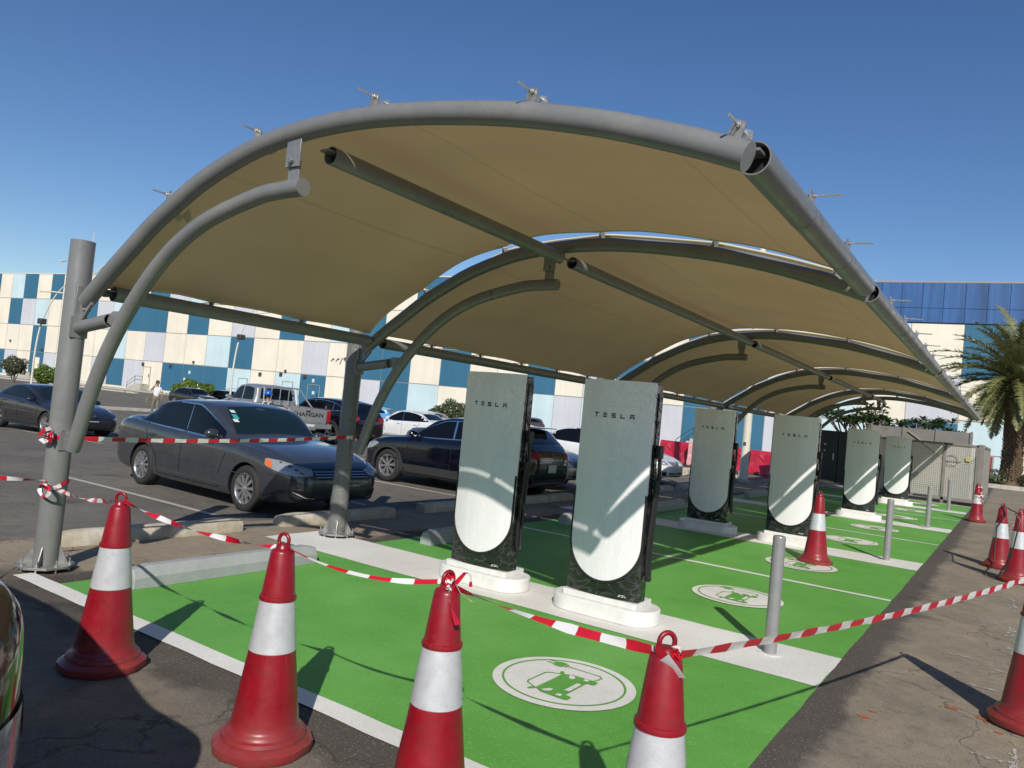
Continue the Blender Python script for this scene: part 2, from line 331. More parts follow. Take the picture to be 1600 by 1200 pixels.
M['pink_barrier']=mat('faded_pink_barrier',(.6,.27,.28),.5,0,.15,5,dirt=(.6,.5,.47),dirt_amt=.5)
M['pole_white']=mat('cream_pole_paint',(.62,.59,.5),.5,0,.08,5)
M['sign_white']=mat('sign_white',(.62,.63,.62),.4)
# ------------------------------------------------------------------ ground
def ground_mat():
    m,N,L,B=newmat('asphalt_ground'); B.inputs['Roughness'].default_value=.88; B.inputs['Specular IOR Level'].default_value=.25
    tc=N.new('ShaderNodeTexCoord'); P=tc.outputs['Object']; sep=N.new('ShaderNodeSeparateXYZ'); L.new(P,sep.inputs[0]); X,Y=sep.outputs[0],sep.outputs[1]
    def noise(scale,detail=6,rough=.65,vec=None,dist=0):
        n=N.new('ShaderNodeTexNoise'); n.inputs['Scale'].default_value=scale; n.inputs['Detail'].default_value=detail; n.inputs['Roughness'].default_value=rough; n.inputs['Distortion'].default_value=dist
        L.new(vec or P,n.inputs['Vector']); return n.outputs['Fac']
    def mr(s,a,b,c=0.,d=1.):
        k=N.new('ShaderNodeMapRange'); k.inputs[1].default_value=a;k.inputs[2].default_value=b;k.inputs[3].default_value=c;k.inputs[4].default_value=d; L.new(s,k.inputs[0]); return k.outputs[0]
    def ma(op,a,b):
        k=N.new('ShaderNodeMath'); k.operation=op
        for i,v in enumerate((a,b)):
            if isinstance(v,(int,float)): k.inputs[i].default_value=v
            else: L.new(v,k.inputs[i])
        return k.outputs[0]
    def mix(f,a,b):
        k=N.new('ShaderNodeMix'); k.data_type='RGBA'
        if isinstance(f,(int,float)): k.inputs['Factor'].default_value=f
        else: L.new(f,k.inputs['Factor'])
        for n_,v in (('A',a),('B',b)):
            if isinstance(v,tuple): k.inputs[n_].default_value=(*v,1)
            else: L.new(v,k.inputs[n_])
        return k.outputs['Result']
    wob=noise(1.3,5,.7); wobx=ma('ADD',X,mr(wob,.3,.7,-.18,.18)); woby=ma('ADD',Y,mr(wob,.3,.7,-.12,.12))
    def band(s,a,b,e=.12): return ma('MULTIPLY',mr(s,a-e,a+e),mr(s,b-e,b+e,1,0))
    base=mix(mr(noise(.5,8,.7),.35,.65),(.125,.112,.094),(.205,.180,.145))
    base=mix(mr(noise(3.2,8,.75),.42,.7,0,.5),base,(.078,.072,.064))
    # sandy dust
    dust=ma('MULTIPLY',band(wobx,6.24,7.9,.10),mr(noise(1.6,9,.8),.36,.62,.2,1))
    base=mix(ma('MULTIPLY',dust,.85),base,(.37,.30,.205))
    # left walk of beige dust between old stops and the green
    d2=ma('MULTIPLY',band(wobx,-.62,.95,.14),mr(noise(1.7,7,.7),.32,.6,.55,1)); d2=ma('MULTIPLY',d2,mr(Y,-.6,.0))
    base=mix(ma('MULTIPLY',d2,.85),base,(.36,.29,.20))
    base=mix(ma('MULTIPLY',band(wobx,.74,1.2,.05),mr(Y,-.4,-.1,0,.85)),base,(.05,.047,.043))
    # front apron: warm dusty in front of the first line
    d3=ma('MULTIPLY',mr(Y,-.9,-.35,1,0),mr(noise(.9,8,.75),.38,.66,.1,1)); base=mix(ma('MULTIPLY',d3,.8),base,(.32,.25,.17))
    # dark new asphalt strips hugging the paint
    e1=ma('MULTIPLY',band(woby,-.42,.3,.05),mr(X,.2,.5)); e2=ma('MULTIPLY',band(ma('ADD',X,mr(wob,.3,.7,-.05,.09)),5.6,6.24,.035),mr(Y,-.5,-.2))
    base=mix(ma('MULTIPLY',ma('MAXIMUM',e1,e2),.75),base,(.075,.064,.051))
    # white scuffs & worn dashes on the right lane
    v=N.new('ShaderNodeMapping'); v.inputs['Scale'].default_value=(1.,.35,1.); L.new(P,v.inputs[0])
    sc=ma('MULTIPLY',mr(noise(4.5,9,.8,v.outputs[0],.6),.62,.68),ma('MULTIPLY',mr(X,6.5,6.9),mr(X,8.2,9,1,0)))
    base=mix(ma('MULTIPLY',sc,.75),base,(.5,.46,.4))
    speck=mr(noise(60,4,.7),.57,.66,0,.75); base=mix(speck,base,(.34,.31,.26)); base=mix(mr(noise(85,4,.7),.56,.68,0,.7),base,(.035,.032,.029)); base=mix(mr(noise(11,8,.8),.5,.7,0,.45),base,(.06,.054,.047))
    # dark oil stains
    oil=mr(noise(.9,3,.5,None,.4),.64,.74,0,.55); base=mix(oil,base,(.03,.028,.026))
    # fine tar cracks
    vo=N.new('ShaderNodeTexVoronoi'); vo.feature='DISTANCE_TO_EDGE'; vo.inputs['Scale'].default_value=.42
    wv=N.new('ShaderNodeVectorMath'); wv.operation='ADD'; ns=N.new('ShaderNodeTexNoise'); ns.inputs['Scale'].default_value=2.; ns.inputs['Detail'].default_value=6; L.new(P,ns.inputs[0])
    L.new(P,wv.inputs[0]); L.new(ns.outputs['Color'],wv.inputs[1]); L.new(wv.outputs[0],vo.inputs['Vector'])
    base=mix(mr(vo.outputs['Distance'],.0,.006,.6,0),base,(.03,.027,.024))
    L.new(base,B.inputs['Base Color'])
    b=N.new('ShaderNodeBump'); b.inputs['Strength'].default_value=.55; b.inputs['Distance'].default_value=.008; L.new(noise(130,3,.6),b.inputs['Height']); L.new(b.outputs[0],B.inputs['Normal'])
    return m
def paint_mat(name,col,col2,speck,speck_amt,worn=0.,wcol=(.12,.11,.09)):
    m,N,L,B=newmat(name); B.inputs['Roughness'].default_value=.62; B.inputs['Specular IOR Level'].default_value=.35
    tc=N.new('ShaderNodeTexCoord'); P=tc.outputs['Object']
    def noise(scale,detail=6,rough=.65):
        n=N.new('ShaderNodeTexNoise'); n.inputs['Scale'].default_value=scale; n.inputs['Detail'].default_value=detail; n.inputs['Roughness'].default_value=rough; L.new(P,n.inputs['Vector']); return n.outputs['Fac']
    def mr(s,a,b,c=0.,d=1.):
        k=N.new('ShaderNodeMapRange'); k.inputs[1].default_value=a;k.inputs[2].default_value=b;k.inputs[3].default_value=c;k.inputs[4].default_value=d; L.new(s,k.inputs[0]); return k.outputs[0]
    def mix(f,a,b):
        k=N.new('ShaderNodeMix'); k.data_type='RGBA'; L.new(f,k.inputs['Factor'])
        for n_,v in (('A',a),('B',b)):
            if isinstance(v,tuple): k.inputs[n_].default_value=(*v,1)
            else: L.new(v,k.inputs[n_])
        return k.outputs['Result']
    c=mix(mr(noise(1.4,7,.7),.35,.65),col,col2); c=mix(mr(noise(.45,5,.6),.45,.68,0,.35),c,tuple(min(1,a*1.35+.03) for a in col2)); c=mix(mr(noise(3.3,9,.8),.55,.75,0,.4),c,tuple(a*.62 for a in col)); c=mix(mr(noise(110,2,.5),.62,.7,0,speck_amt),c,speck)
    if worn: c=mix(mr(noise(38,6,.8),.5,.66,0,worn),c,wcol)
    L.new(c,B.inputs['Base Color'])
    b=N.new('ShaderNodeBump'); b.inputs['Strength'].default_value=.4; b.inputs['Distance'].default_value=.006; L.new(noise(140,3,.6),b.inputs['Height']); L.new(b.outputs[0],B.inputs['Normal'])
    return m
M['ground']=ground_mat()
M['green']=paint_mat('green_stall_paint',(.092,.31,.042),(.128,.365,.064),(.36,.62,.20),.6)
M['line']=paint_mat('white_line_paint',(.68,.66,.61),(.76,.74,.69),(.42,.40,.36),.6,.3,(.46,.43,.38))
M['old_line']=paint_mat('worn_line_paint',(.42,.39,.34),(.5,.46,.40),(.2,.19,.17),.5,.5,(.12,.11,.095))
M['orange']=paint_mat('orange_mark_paint',(.5,.13,.03),(.42,.12,.04),(.2,.1,.05),.6,.7)

mb=MB()
xs=[-400,-250,-160,-120,-90,-70,-60]+[-50+2*i for i in range(24)]+[-2,0,3,7,12,30,80,200,400]
ys=[-300,-100,-40,-20,-10,0,10,20,30,40,50,60,80,120,200,400]
for y in ys:
    for x in xs: mb.v.append((x,y,gz(x)))
nx=len(xs)
for j in range(len(ys)-1):
    for i in range(nx-1): mb.f.append([j*nx+i,j*nx+i+1,(j+1)*nx+i+1,(j+1)*nx+i]); mb.m.append(0)
tag(mb.build('ground',M['ground'],recalc=False),kind='structure')
def sheet(mb,x0,x1,y0,y1,z,wob=0.,step=.25,mi=0):
    """flat strip; the outline wobbles a little like brushed paint"""
    def side(ax,a,b,c,s):
        n=max(1,int(abs(b-a)/step)); out=[]
        for i in range(n):
            t=a+(b-a)*i/n; o=random.uniform(-wob,wob)
            out.append((t,c+o) if ax=='x' else (c+o,t))
        return out
    P=side('x',x0,x1,y0,1)+side('y',y0,y1,x1,1)+side('x',x1,x0,y1,1)+side('y',y1,y0,x0,1)
    mb.add([(p[0],p[1],z) for p in P],[tuple(range(len(P)))],mi)
PER=6.296
mb=MB(); sheet(mb,1.03,6.0,-.005,25.15,.004,.006); tag(mb.build('green_stall_surface',M['green'],smooth=False),kind='structure')
mb=MB(); sheet(mb,.62,5.99,-.145,0.,.008,.008); sheet(mb,.9,5.99,25.1,25.25,.008,.008)
tag(mb.build('end_line',M['line'],smooth=False),kind='structure')
mb=MB()
for k in range(4):
    y=2.52+PER*k; sheet(mb,.22 if k==0 else .3,6.0,y,y+.85,.008,.006)
tag(mb.build('charger_island_paint',M['line'],smooth=False),kind='structure')
mb=MB()
for k in range(3):
    y=6.20+PER*k; sheet(mb,1.05,5.99,y-.045,y+.045,.008,.005)
tag(mb.build('stall_line',M['line'],smooth=False),kind='structure')
# bare repair patch round the first bollard, and orange survey marks on the lane
mb=MB()
for (cx,cy,r) in ((6.93,2.80,.030),(6.76,2.86,.028),(7.02,2.60,.018),(6.70,2.83,.010),(6.95,2.74,.012),(6.36,2.35,.02),(6.33,2.2,.03)):
    n=18; mb.add([(cx+1.3*r*random.uniform(.75,1.15)*math.cos(a*2*PI/n),cy+r*random.uniform(.75,1.15)*math.sin(a*2*PI/n),.004) for a in range(n)],[tuple(range(n))])
tag(mb.build('orange_marking',M['orange'],smooth=False),kind='structure')
# old lot lines
mb=MB()
for y in (2.86,5.46,8.02,10.6,13.2,15.8,18.4,21.0,23.6): sheet(mb,-5.4,-1.15 if y<18 else -1.5,y-.045,y+.045,.004,.004)
n=len(mb.v); mb.v=[(x,y,z+gz(x)) for x,y,z in mb.v]
tag(mb.build('lot_line',M['old_line'],smooth=False),kind='structure')
mb=MB()
for y in [1.5+2.6*i for i in range(16)]: mb.add([(-15.5,y-.05,gz(-15.5)+.008),(-11.2,y-.05,gz(-11.2)+.008),(-11.2,y+.05,gz(-11.2)+.008),(-15.5,y+.05,gz(-15.5)+.008)],[(0,1,2,3)])
tag(mb.build('far_lot_line',M['old_line'],smooth=False),kind='structure')
mb=MB()
def fleck(x,y,sx_,sy_,z=.004):
    n=random.randint(6,10); ph=random.random()*6
    mb.add([(x+sx_*random.uniform(.4,1.3)*math.cos(ph+a*2*PI/n),y+sy_*random.uniform(.4,1.3)*math.sin(ph+a*2*PI/n),z) for a in range(n)],[tuple(range(n))])
zz=.004
for (y0,y1) in [(1.1,2.5),(3.0,3.6),(4.2,5.1),(5.6,6.2),(6.9,7.9),(9.5,10.4),(12,13)]:
    for k in range(int((y1-y0)*34)): zz+=.000004; fleck(7.09+random.gauss(0,.022),random.uniform(y0,y1),random.uniform(.004,.018),random.uniform(.006,.045),zz)
for (x,y,w) in ((6.62,4.38,.26),(6.95,4.15,.25),(6.78,3.55,.2),(6.75,6.1,.25),(6.9,8.2,.3),(6.6,9.5,.3),(7.0,11.,.3),(7.5,13.,.5),(6.9,2.1,.15),(7.2,1.7,.2)):
    for k in range(int(w*70)): zz+=.000004; fleck(x+random.uniform(0,w),y+random.gauss(0,.012)-.0*w,random.uniform(.008,.035),random.uniform(.003,.012),zz)
for k in range(260): zz+=.000004; fleck(random.gauss(6.95,.35),random.uniform(.6,6.5)**1.0,random.uniform(.002,.008),random.uniform(.002,.008),zz)
tag(mb.build('worn_lane_marking',M['old_line'],smooth=False),kind='structure')

# EV pictogram: white disc, thin green ring, car front and plug in green
def disc_sym(cx,cy):
    mb=MB(); n=64; c=Vector((cx,cy,0))
    mb.add([(cx+.445*math.cos(2*PI*k/n),cy+.445*math.sin(2*PI*k/n),.012) for k in range(n)],[tuple(range(n))],0)
    def ring(r0,r1,z):
        vs=[(cx+r*math.cos(2*PI*k/n),cy+r*math.sin(2*PI*k/n),z) for k in range(n) for r in (r0,r1)]
        mb.add(vs,[(2*k,2*k+1,(2*k+3)%(2*n),(2*k+2)%(2*n)) for k in range(n)],1)
    ring(.372,.386,.016)
    # symbol frame: right = +Y , up = -X (read by a driver entering from the lane)
    def W(p,z): return (cx-p[1],cy+p[0],z)
    def poly(P,mi,z): mb.add([W(p,z) for p in P],[tuple(range(len(P)))],mi)
    def line(P,w,z=.016):
        for a,b in zip(P[:-1],P[1:]):
            d=Vector((b[0]-a[0],b[1]-a[1])).normalized(); q=Vector((-d.y,d.x))*w/2; e=d*w*.3
            poly([(a[0]-e.x+q.x,a[1]-e.y+q.y),(b[0]+e.x+q.x,b[1]+e.y+q.y),(b[0]+e.x-q.x,b[1]+e.y-q.y),(a[0]-e.x-q.x,a[1]-e.y-q.y)],1,z)
    xo=-.065
    def sx(P): return [(x+xo,y) for x,y in P]
    poly(sx([(-.165,.065),(.165,.065),(.20,.01),(.205,-.125),(-.205,-.125),(-.20,.01)]),1,.0165)
    for s in (-1,1):
        poly(sx([(s*.205,-.12),(s*.135,-.12),(s*.135,-.155),(s*.15,-.172),(s*.19,-.172),(s*.205,-.155)]),1,.0162)
        poly(sx([(s*.165,.06),(s*.185,.062),(s*.215,.085),(s*.205,.10),(s*.17,.09)]),1,.0158)
        poly(sx([(s*.175,.02),(s*.12,-.005),(s*.115,-.03),(s*.15,-.035),(s*.18,-.01)]),0,.020)
        poly(sx([(s*.19,-.085),(s*.155,-.085),(s*.150,-.115),(s*.185,-.118)]),0,.020)
    line(sx([(-.165,.065),(-.125,.145),(-.10,.158),(.10,.158),(.125,.145),(.165,.065)]),.010)
    poly(sx([(-.085,-.085),(.085,-.085),(.075,-.118),(-.075,-.118)]),0,.020)
    line([(.125,-.13),(.185,-.145),(.225,-.15),(.25,-.125),(.252,-.09),(.252,.12)],.009)
    poly([(.252-.04,.135),(.252+.04,.135),(.252+.045,.18),(.252+.03,.212),(.252-.03,.212),(.252-.045,.18)],1,.0162)
    line([(.232,.20),(.232,.255)],.010); line([(.272,.20),(.272,.255)],.010); line([(.225,.122),(.279,.122)],.012)
    tag(mb.build('electric_car_symbol',[M['line'],M['green']],smooth=False,recalc=False),kind='structure')
for y in (1.24,4.76,7.5,11.05,13.8,17.35,20.1,23.65): disc_sym(4.77,y)

# far road kerbs and islands
def kerb(name,P,w=.18,h=.14,z0=None):
    mb=MB()
    for a,b in zip(P[:-1],P[1:]):
        a=Vector((a[0],a[1],0));b=Vector((b[0],b[1],0)); L_=(b-a).length; d=(b-a).normalized(); q=Vector((-d.y,d.x,0))*w/2; n=max(1,int(L_/.9))
        for i in range(n):
            p=a+d*(L_*i/n+.006); r=a+d*(L_*(i+1)/n-.006)
            z=[gz(p.x),gz(r.x)]
            vs=[p-q,r-q,r+q,p+q]; zz=[z[0],z[1],z[1],z[0]]
            mb.add([(v.x,v.y,zz[k]-.02) for k,v in enumerate(vs)]+[(v.x,v.y,zz[k]+h) for k,v in enumerate(vs)],[(0,3,2,1),(4,5,6,7),(0,1,5,4),(1,2,6,5),(2,3,7,6),(3,0,4,7)])
    return tag(mb.build(name,M['kerb'],smooth=False),kind='structure')
kerb('kerb',[(-33.5,-12),(-33.5,21),(-36.5,36),(-36.5,42)],.5,.15)
fn=Vector((.1304,-.9915,0)); ft=Vector((.9915,.1304,0)); fo=Vector((-8.26,62.79,0))
def F(u,off=0.,z=0.): v=fo+ft*u+fn*off; return Vector((v.x,v.y,z))
kerb('kerb',[tuple(F(-112,7)[:2]),tuple(F(-70,7)[:2]),tuple(F(-8,7)[:2])],.3,.15)
kerb('kerb',[tuple(F(-118,14)[:2]),tuple(F(-64,14)[:2])],.4,.15)
kerb('kerb',[(2.,45.9),(60,45.9)],.25,.22)
mb=MB(); mb.box(2.,60,46.02,62.,-.1,.16); tag(mb.build('planting_bed',mat('dusty_soil',(.20,.17,.12),.95,0,.25,2)),kind='structure')
mb=MB(); mb.box(2.,60,46.05,47.6,.16,.175); tag(mb.build('grass_verge',mat('dry_grass',(.11,.13,.04),.95,0,.3,8,.6,80)),kind='stuff')
# ------------------------------------------------------------------ shade canopy
ARCH=[(0.70,2.20),(1.0,2.415),(1.28,2.60),(1.55,2.775),(1.80,2.905),(2.16,3.07),(2.69,3.225),(3.18,3.285),(3.63,3.293),(4.04,3.265),(4.41,3.218),(4.75,3.163),(5.06,3.097),(5.34,3.024),(5.60,2.943),(5.81,2.872),(6.00,2.80)]
az=pchip(ARCH)
LOW=[(.755,1.0),(.80,1.10),(0.926,1.438),(1.13,1.827),(1.416,2.203),(1.777,2.533),(2.206,2.758),(2.749,2.892),(3.0,2.915),(3.212,2.918)]
def dense(P,n=4):
    f=smooth_poly(P,n,False); return f
YS=[.12,3.28,9.576,15.872,22.168,25.1]
canopy=empty('shade_canopy',(.54,.12,0),0,'long arched tan fabric car park canopy on grey steel tube arches','canopy')
def at0(mb): mb.v=[(x-.54,y-.12,z) for x,y,z in mb.v]; return mb
AR=.064
for i,y in enumerate(YS):
    cb=MB(); cb.tube([(.54,y,0.03),(.54,y,2.70)],.093,28)
    col=at0(cb).build('column',M['steel'],canopy)
    pb=MB()
    P=[(.54+.215*math.cos(a*PI/4+PI/8),y+.215*math.sin(a*PI/4+PI/8)) for a in range(8)]
    pb.prism(P,.035,.053,'z')
    for k in range(4):
        a=k*PI/2+PI/4; R=Matrix.Translation((.54,y,0))@Matrix.Rotation(a,4,'Z')
        pb.prism([(.09,.053),(.165,.053),(.165,.07),(.10,.20),(.09,.20)],-.005,.005,'y',0,R)
    at0(pb).build('base_plate',M['plate'],col,bevel=.002)
    for k in range(8):
        bb=MB()
        a=k*PI/4+PI/8*0; bx,by=.54+.178*math.cos(a),y+.178*math.sin(a)
        bb.tube([(bx,by,0.005),(bx,by,.105)],.008,8); bb.lathe([(.0,.053),(.017,.053),(.017,.068),(.0,.068)],6,(bx,by,0))
        at0(bb).build('anchor_bolt',M['zinc'],col)
    # plates joining column and arch
    pb=MB(); pb.prism([(.62,2.02),(.66,2.02),(.80,2.17),(.80,2.26),(.66,2.24),(.62,2.30)],y-.012,y+.012,'y')
    pb.box(.612,.64,y-.05,y+.05,2.0,2.32)
    for q in ((.72,2.13),(.715,2.20)): pb.tube([(q[0],y-.03,q[1]),(q[0],y+.03,q[1])],.012,8)
    at0(pb).build('arch_bracket',M['plate'],canopy,bevel=.002)
    ab=MB(); pts=dense(ARCH,3); ab.tube([(p[0],y,p[1]) for p in pts],AR,24)
    arch=at0(ab).build('arch',M['steel'],canopy)
    lb=MB(); pts=dense(LOW,4); lb.tube([(p[0],y,p[1]) for p in pts],.056,22)
    at0(lb).build('support_arch',M['steel'],canopy)
    sb=MB(); sb.pipe((.635,y,1.985),(1.10,y,2.05),.052,.006)
    sb.tube([(1.04,y,2.042),(1.05,y,2.043)],.046,16,1)
    sb.box(.622,.638,y-.07,y+.07,1.90,2.07); sb.prism([(1.07,2.03),(1.25,1.97),(1.33,2.12),(1.14,2.12),(1.07,2.08)],y-.008,y+.008,'y')
    at0(sb).build('strut',[M['steel'],M['hole']],canopy)
    sb=MB(); sb.box(.60,.76,y-.012,y+.012,1.0,1.13); sb.box(.622,.64,y-.05,y+.05,.98,1.15)
    at0(sb).build('foot_bracket',M['plate'],canopy,bevel=.002)
    hb=MB(); hb.box(3.06,3.16,y-.008,y+.008,2.95,3.10); hb.box(3.045,3.175,y-.026,y-.010,3.05,3.24)
    hb.tube([(3.11,y-.045,3.085),(3.11,y+.03,3.085)],.012,8); hb.lathe([(0,-.052),(.02,-.052),(.02,-.03),(0,-.03)],6,(3.11,y,3.085),0,'y')
    at0(hb).build('hanger_plate',M['plate'],canopy,bevel=.002)
# fabric tie positions across the arch
TX=[1.55,2.55,3.65,4.75,5.75]
for i,y in enumerate(YS):
    for j,x in enumerate(TX if i else [1.75,2.70,3.76,4.87,5.93]):
        z=az(x)+AR; a=math.atan2(az(x+.05)-az(x-.05),.1)
        R=Matrix.Translation((x,y,z))@Matrix.Rotation(-a,4,'Y')
        tb=MB()
        tb.prism([(-.035,-.01),(.035,-.01),(.028,.075),(-.028,.075)],-.004+.0,.004,'y',0,R)
        tb.box(-.004,.004,-.03,.03,-.008,.055,0,R)
        for (d0,d1) in ((-.13,.10),):
            p0=R@Vector((0,d0,.052)); p1=R@Vector((0,d1,.052)); tb.tube([p0,p1],.0065,8,1)
        for yy in (-.018,.018): p=R@Vector((0,yy,.052)); tb.tube([R@Vector((0,yy-.007,.052)),R@Vector((0,yy+.007,.052))],.014,6,1)
        tb.prism([(-.045,.03),(.045,.03),(.03,.07),(-.03,.07)],.085,.095,'y',1,R)
        at0(tb).build('tie_bolt',[M['plate'],M['zinc']],canopy)
# purlins between arches
PUR=[(.83,2.285,.062,0),(3.27,3.16,.060,0),(5.965,2.845,.076,.0)]
for i in range(5):
    ya,yb=YS[i],YS[i+1]
    for j,(px,pz,pr,_) in enumerate(PUR):
        if j==2: px+=0.015
        mb=MB(); mb.pipe((px,ya+.14,pz),(px,yb-.10,pz),pr,.007,24); mb.tube([(px,ya+.19,pz),(px,ya+.20,pz)],pr-.008,20,1); mb.tube([(px,yb-.16,pz),(px,yb-.15,pz)],pr-.008,20,1)
        mb.box(px-.04,px+.04,ya+.085,ya+.2,pz+.012,pz+.024); mb.box(px-.045,px+.045,yb-.2,yb-.03,pz-.006,pz+.006)
        if j==2:   # weld seam rings
            for t in (.33,.66): mb.lathe([(pr+.001,-.004),(pr+.003,0),(pr+.001,.004)],24,(px,lerp(ya,yb,t),pz),0,'y')
        if j==0:
            mb.tube([(px-.1,ya+.12,pz),(px-.02,ya+.12,pz)],.03,12)
        at0(mb).build('purlin',[M['steel'],M['hole']],canopy)
    n=3 if i in (0,4) else 6
    for k in range(1,n):
        y=lerp(ya,yb,k/n)
        for side in (0,1):
            px,pz,pr=( (5.98,2.845,.076) if side else (.83,2.285,.062)); s=1 if side else -1
            tb=MB(); zt=pz+pr*.75; x0=px+s*pr*.45
            tb.box(x0-.004,x0+.004,y-.022,y+.022,zt-.02,zt+.075); tb.box(x0-.02,x0+.02,y-.004,y+.004,zt-.02,zt+.05)
            tb.tube([(x0-s*.06,y,zt+.045),(x0+s*.16,y,zt+.035)],.006,8,1)
            tb.tube([(x0+s*.012,y,zt+.043),(x0+s*.026,y,zt+.043)],.013,6,1); tb.tube([(x0-s*.06,y-.03,zt+.02),(x0-s*.06,y+.03,zt+.07)],.006,6,1)
            at0(tb).build('tie_bolt',[M['plate'],M['zinc']],canopy)
# fabric, one panel per bay, scalloped between the ties
for i in range(5):
    ya,yb=YS[i],YS[i+1]; mb=MB(); NU,NV=56,28
    xl,xr=.80,5.93
    ny=3 if i in (0,4) else 6
    def ties(x,T):
        P=[xl-.02]+T+[xr+.02]
        for a,b in zip(P[:-1],P[1:]):
            if a<=x<=b: return 4*(x-a)*(b-x)/(b-a)**2
        return 0
    for u in range(NU+1):
        for v in range(NV+1):
            tu=u/NU; tv=v/NV
            x=lerp(xl,xr,tu)
            ga=.055+.055*ties(x,TX); gb=.06+.075*ties(x,TX)
            y=lerp(ya+(ga if i else .075),yb-gb,tv)
            sc=4*((tv*ny)%1)*(1-(tv*ny)%1)
            x2=x+ (.018*sc*(1-tu)**8) - (.035*sc*tu**8)
            z=az(x2)+AR+.045-.05*math.sin(PI*tv)*math.sin(PI*min(1,max(0,tu)))**1.5*(1 if i in(0,4) else 1.5)
            if i==0: z-= .055*max(0,1-tv*5)
            mb.v.append((x2,y,z))
    for u in range(NU):
        for v in range(NV):
            a=u*(NV+1)+v; mb.f.append([a,a+NV+1,a+NV+2,a+1]); mb.m.append(0)
    fb=at0(mb).build('fabric_panel',M['fabric'],canopy,recalc=False,ang=60)
    # cord hem on both arch edges
    cb=MB()
    for vv in (0,NV):
        pts=[mb.v[u*(NV+1)+vv] for u in range(NU+1)]; cb.tube(pts,.010,8)
    for uu in (0,NU):
        pts=[mb.v[uu*(NV+1)+v] for v in range(NV+1)]; cb.tube(pts,.010,8)
    cb.build('hem',mat('fabric_hem',(.62,.55,.38),.7) if i==0 else bpy.data.materials['fabric_hem'],fb)
# shiny film wrapped round the lower part of the second column
mb=MB(); n=28; rows=60
for j in range(rows+1):
    z=.09+ j*(2.25-.09)/rows
    for k in range(n):
        a=2*PI*k/n; r=.0965+.002*math.sin(7*z+3*a)+.002*math.sin(31*z+2*a)+random.uniform(0,.003)
        if z<.55: r+= .018*abs(math.sin(9*z+a))*(1-z/.6)+random.uniform(0,.004)
        mb.v.append((.54+r*math.cos(a),3.28+r*math.sin(a),z))
for j in range(rows):
    for k in range(n): a=j*n+k;b=j*n+(k+1)%n; mb.f.append([a,b,b+n,a+n]); mb.m.append(0)
c2=[o for o in canopy.children if o.name.startswith('column')][1]
at0(mb).build('plastic_wrap',M['film'],c2)
# ------------------------------------------------------------------ chargers
def letters(mb,segs,ox,oz,h,yfun,mi=0,th=.0025):
    """segs in letter units (w=1,h=1); each bar = (x0,z0,x1,z1) box"""
    for (x0,z0,x1,z1) in segs:
        a,b=ox+x0*h,ox+x1*h; n=2
        vs=[];
        for k in range(n+1):
            x=lerp(a,b,k/n)
            for z in (oz+z0*h,oz+z1*h): vs.append((x,yfun(x),z))
        mb.add(vs,[(2*k,2*k+2,2*k+3,2*k+1) for k in range(n)],mi)
t_=.24
LT={'T':[(0,1-t_,1,1),(.5-t_/2,0,.5+t_/2,.78)],
    'E':[(0,1-t_,1,1),(0,.5-t_/2,1,.5+t_/2),(0,0,1,t_)],
    'S':[(0,1-t_,1,1),(0,.5-t_/2,1,.5+t_/2),(0,0,1,t_),(0,.5,t_,1),(1-t_,0,1,.5)],
    'L':[(0,0,t_,1),(0,0,1,t_)],
    'A':[(0,1-t_,1,1),(0,.5-t_/2,1,.5+t_/2),(0,0,t_,.5),(1-t_,0,1,.5)]}
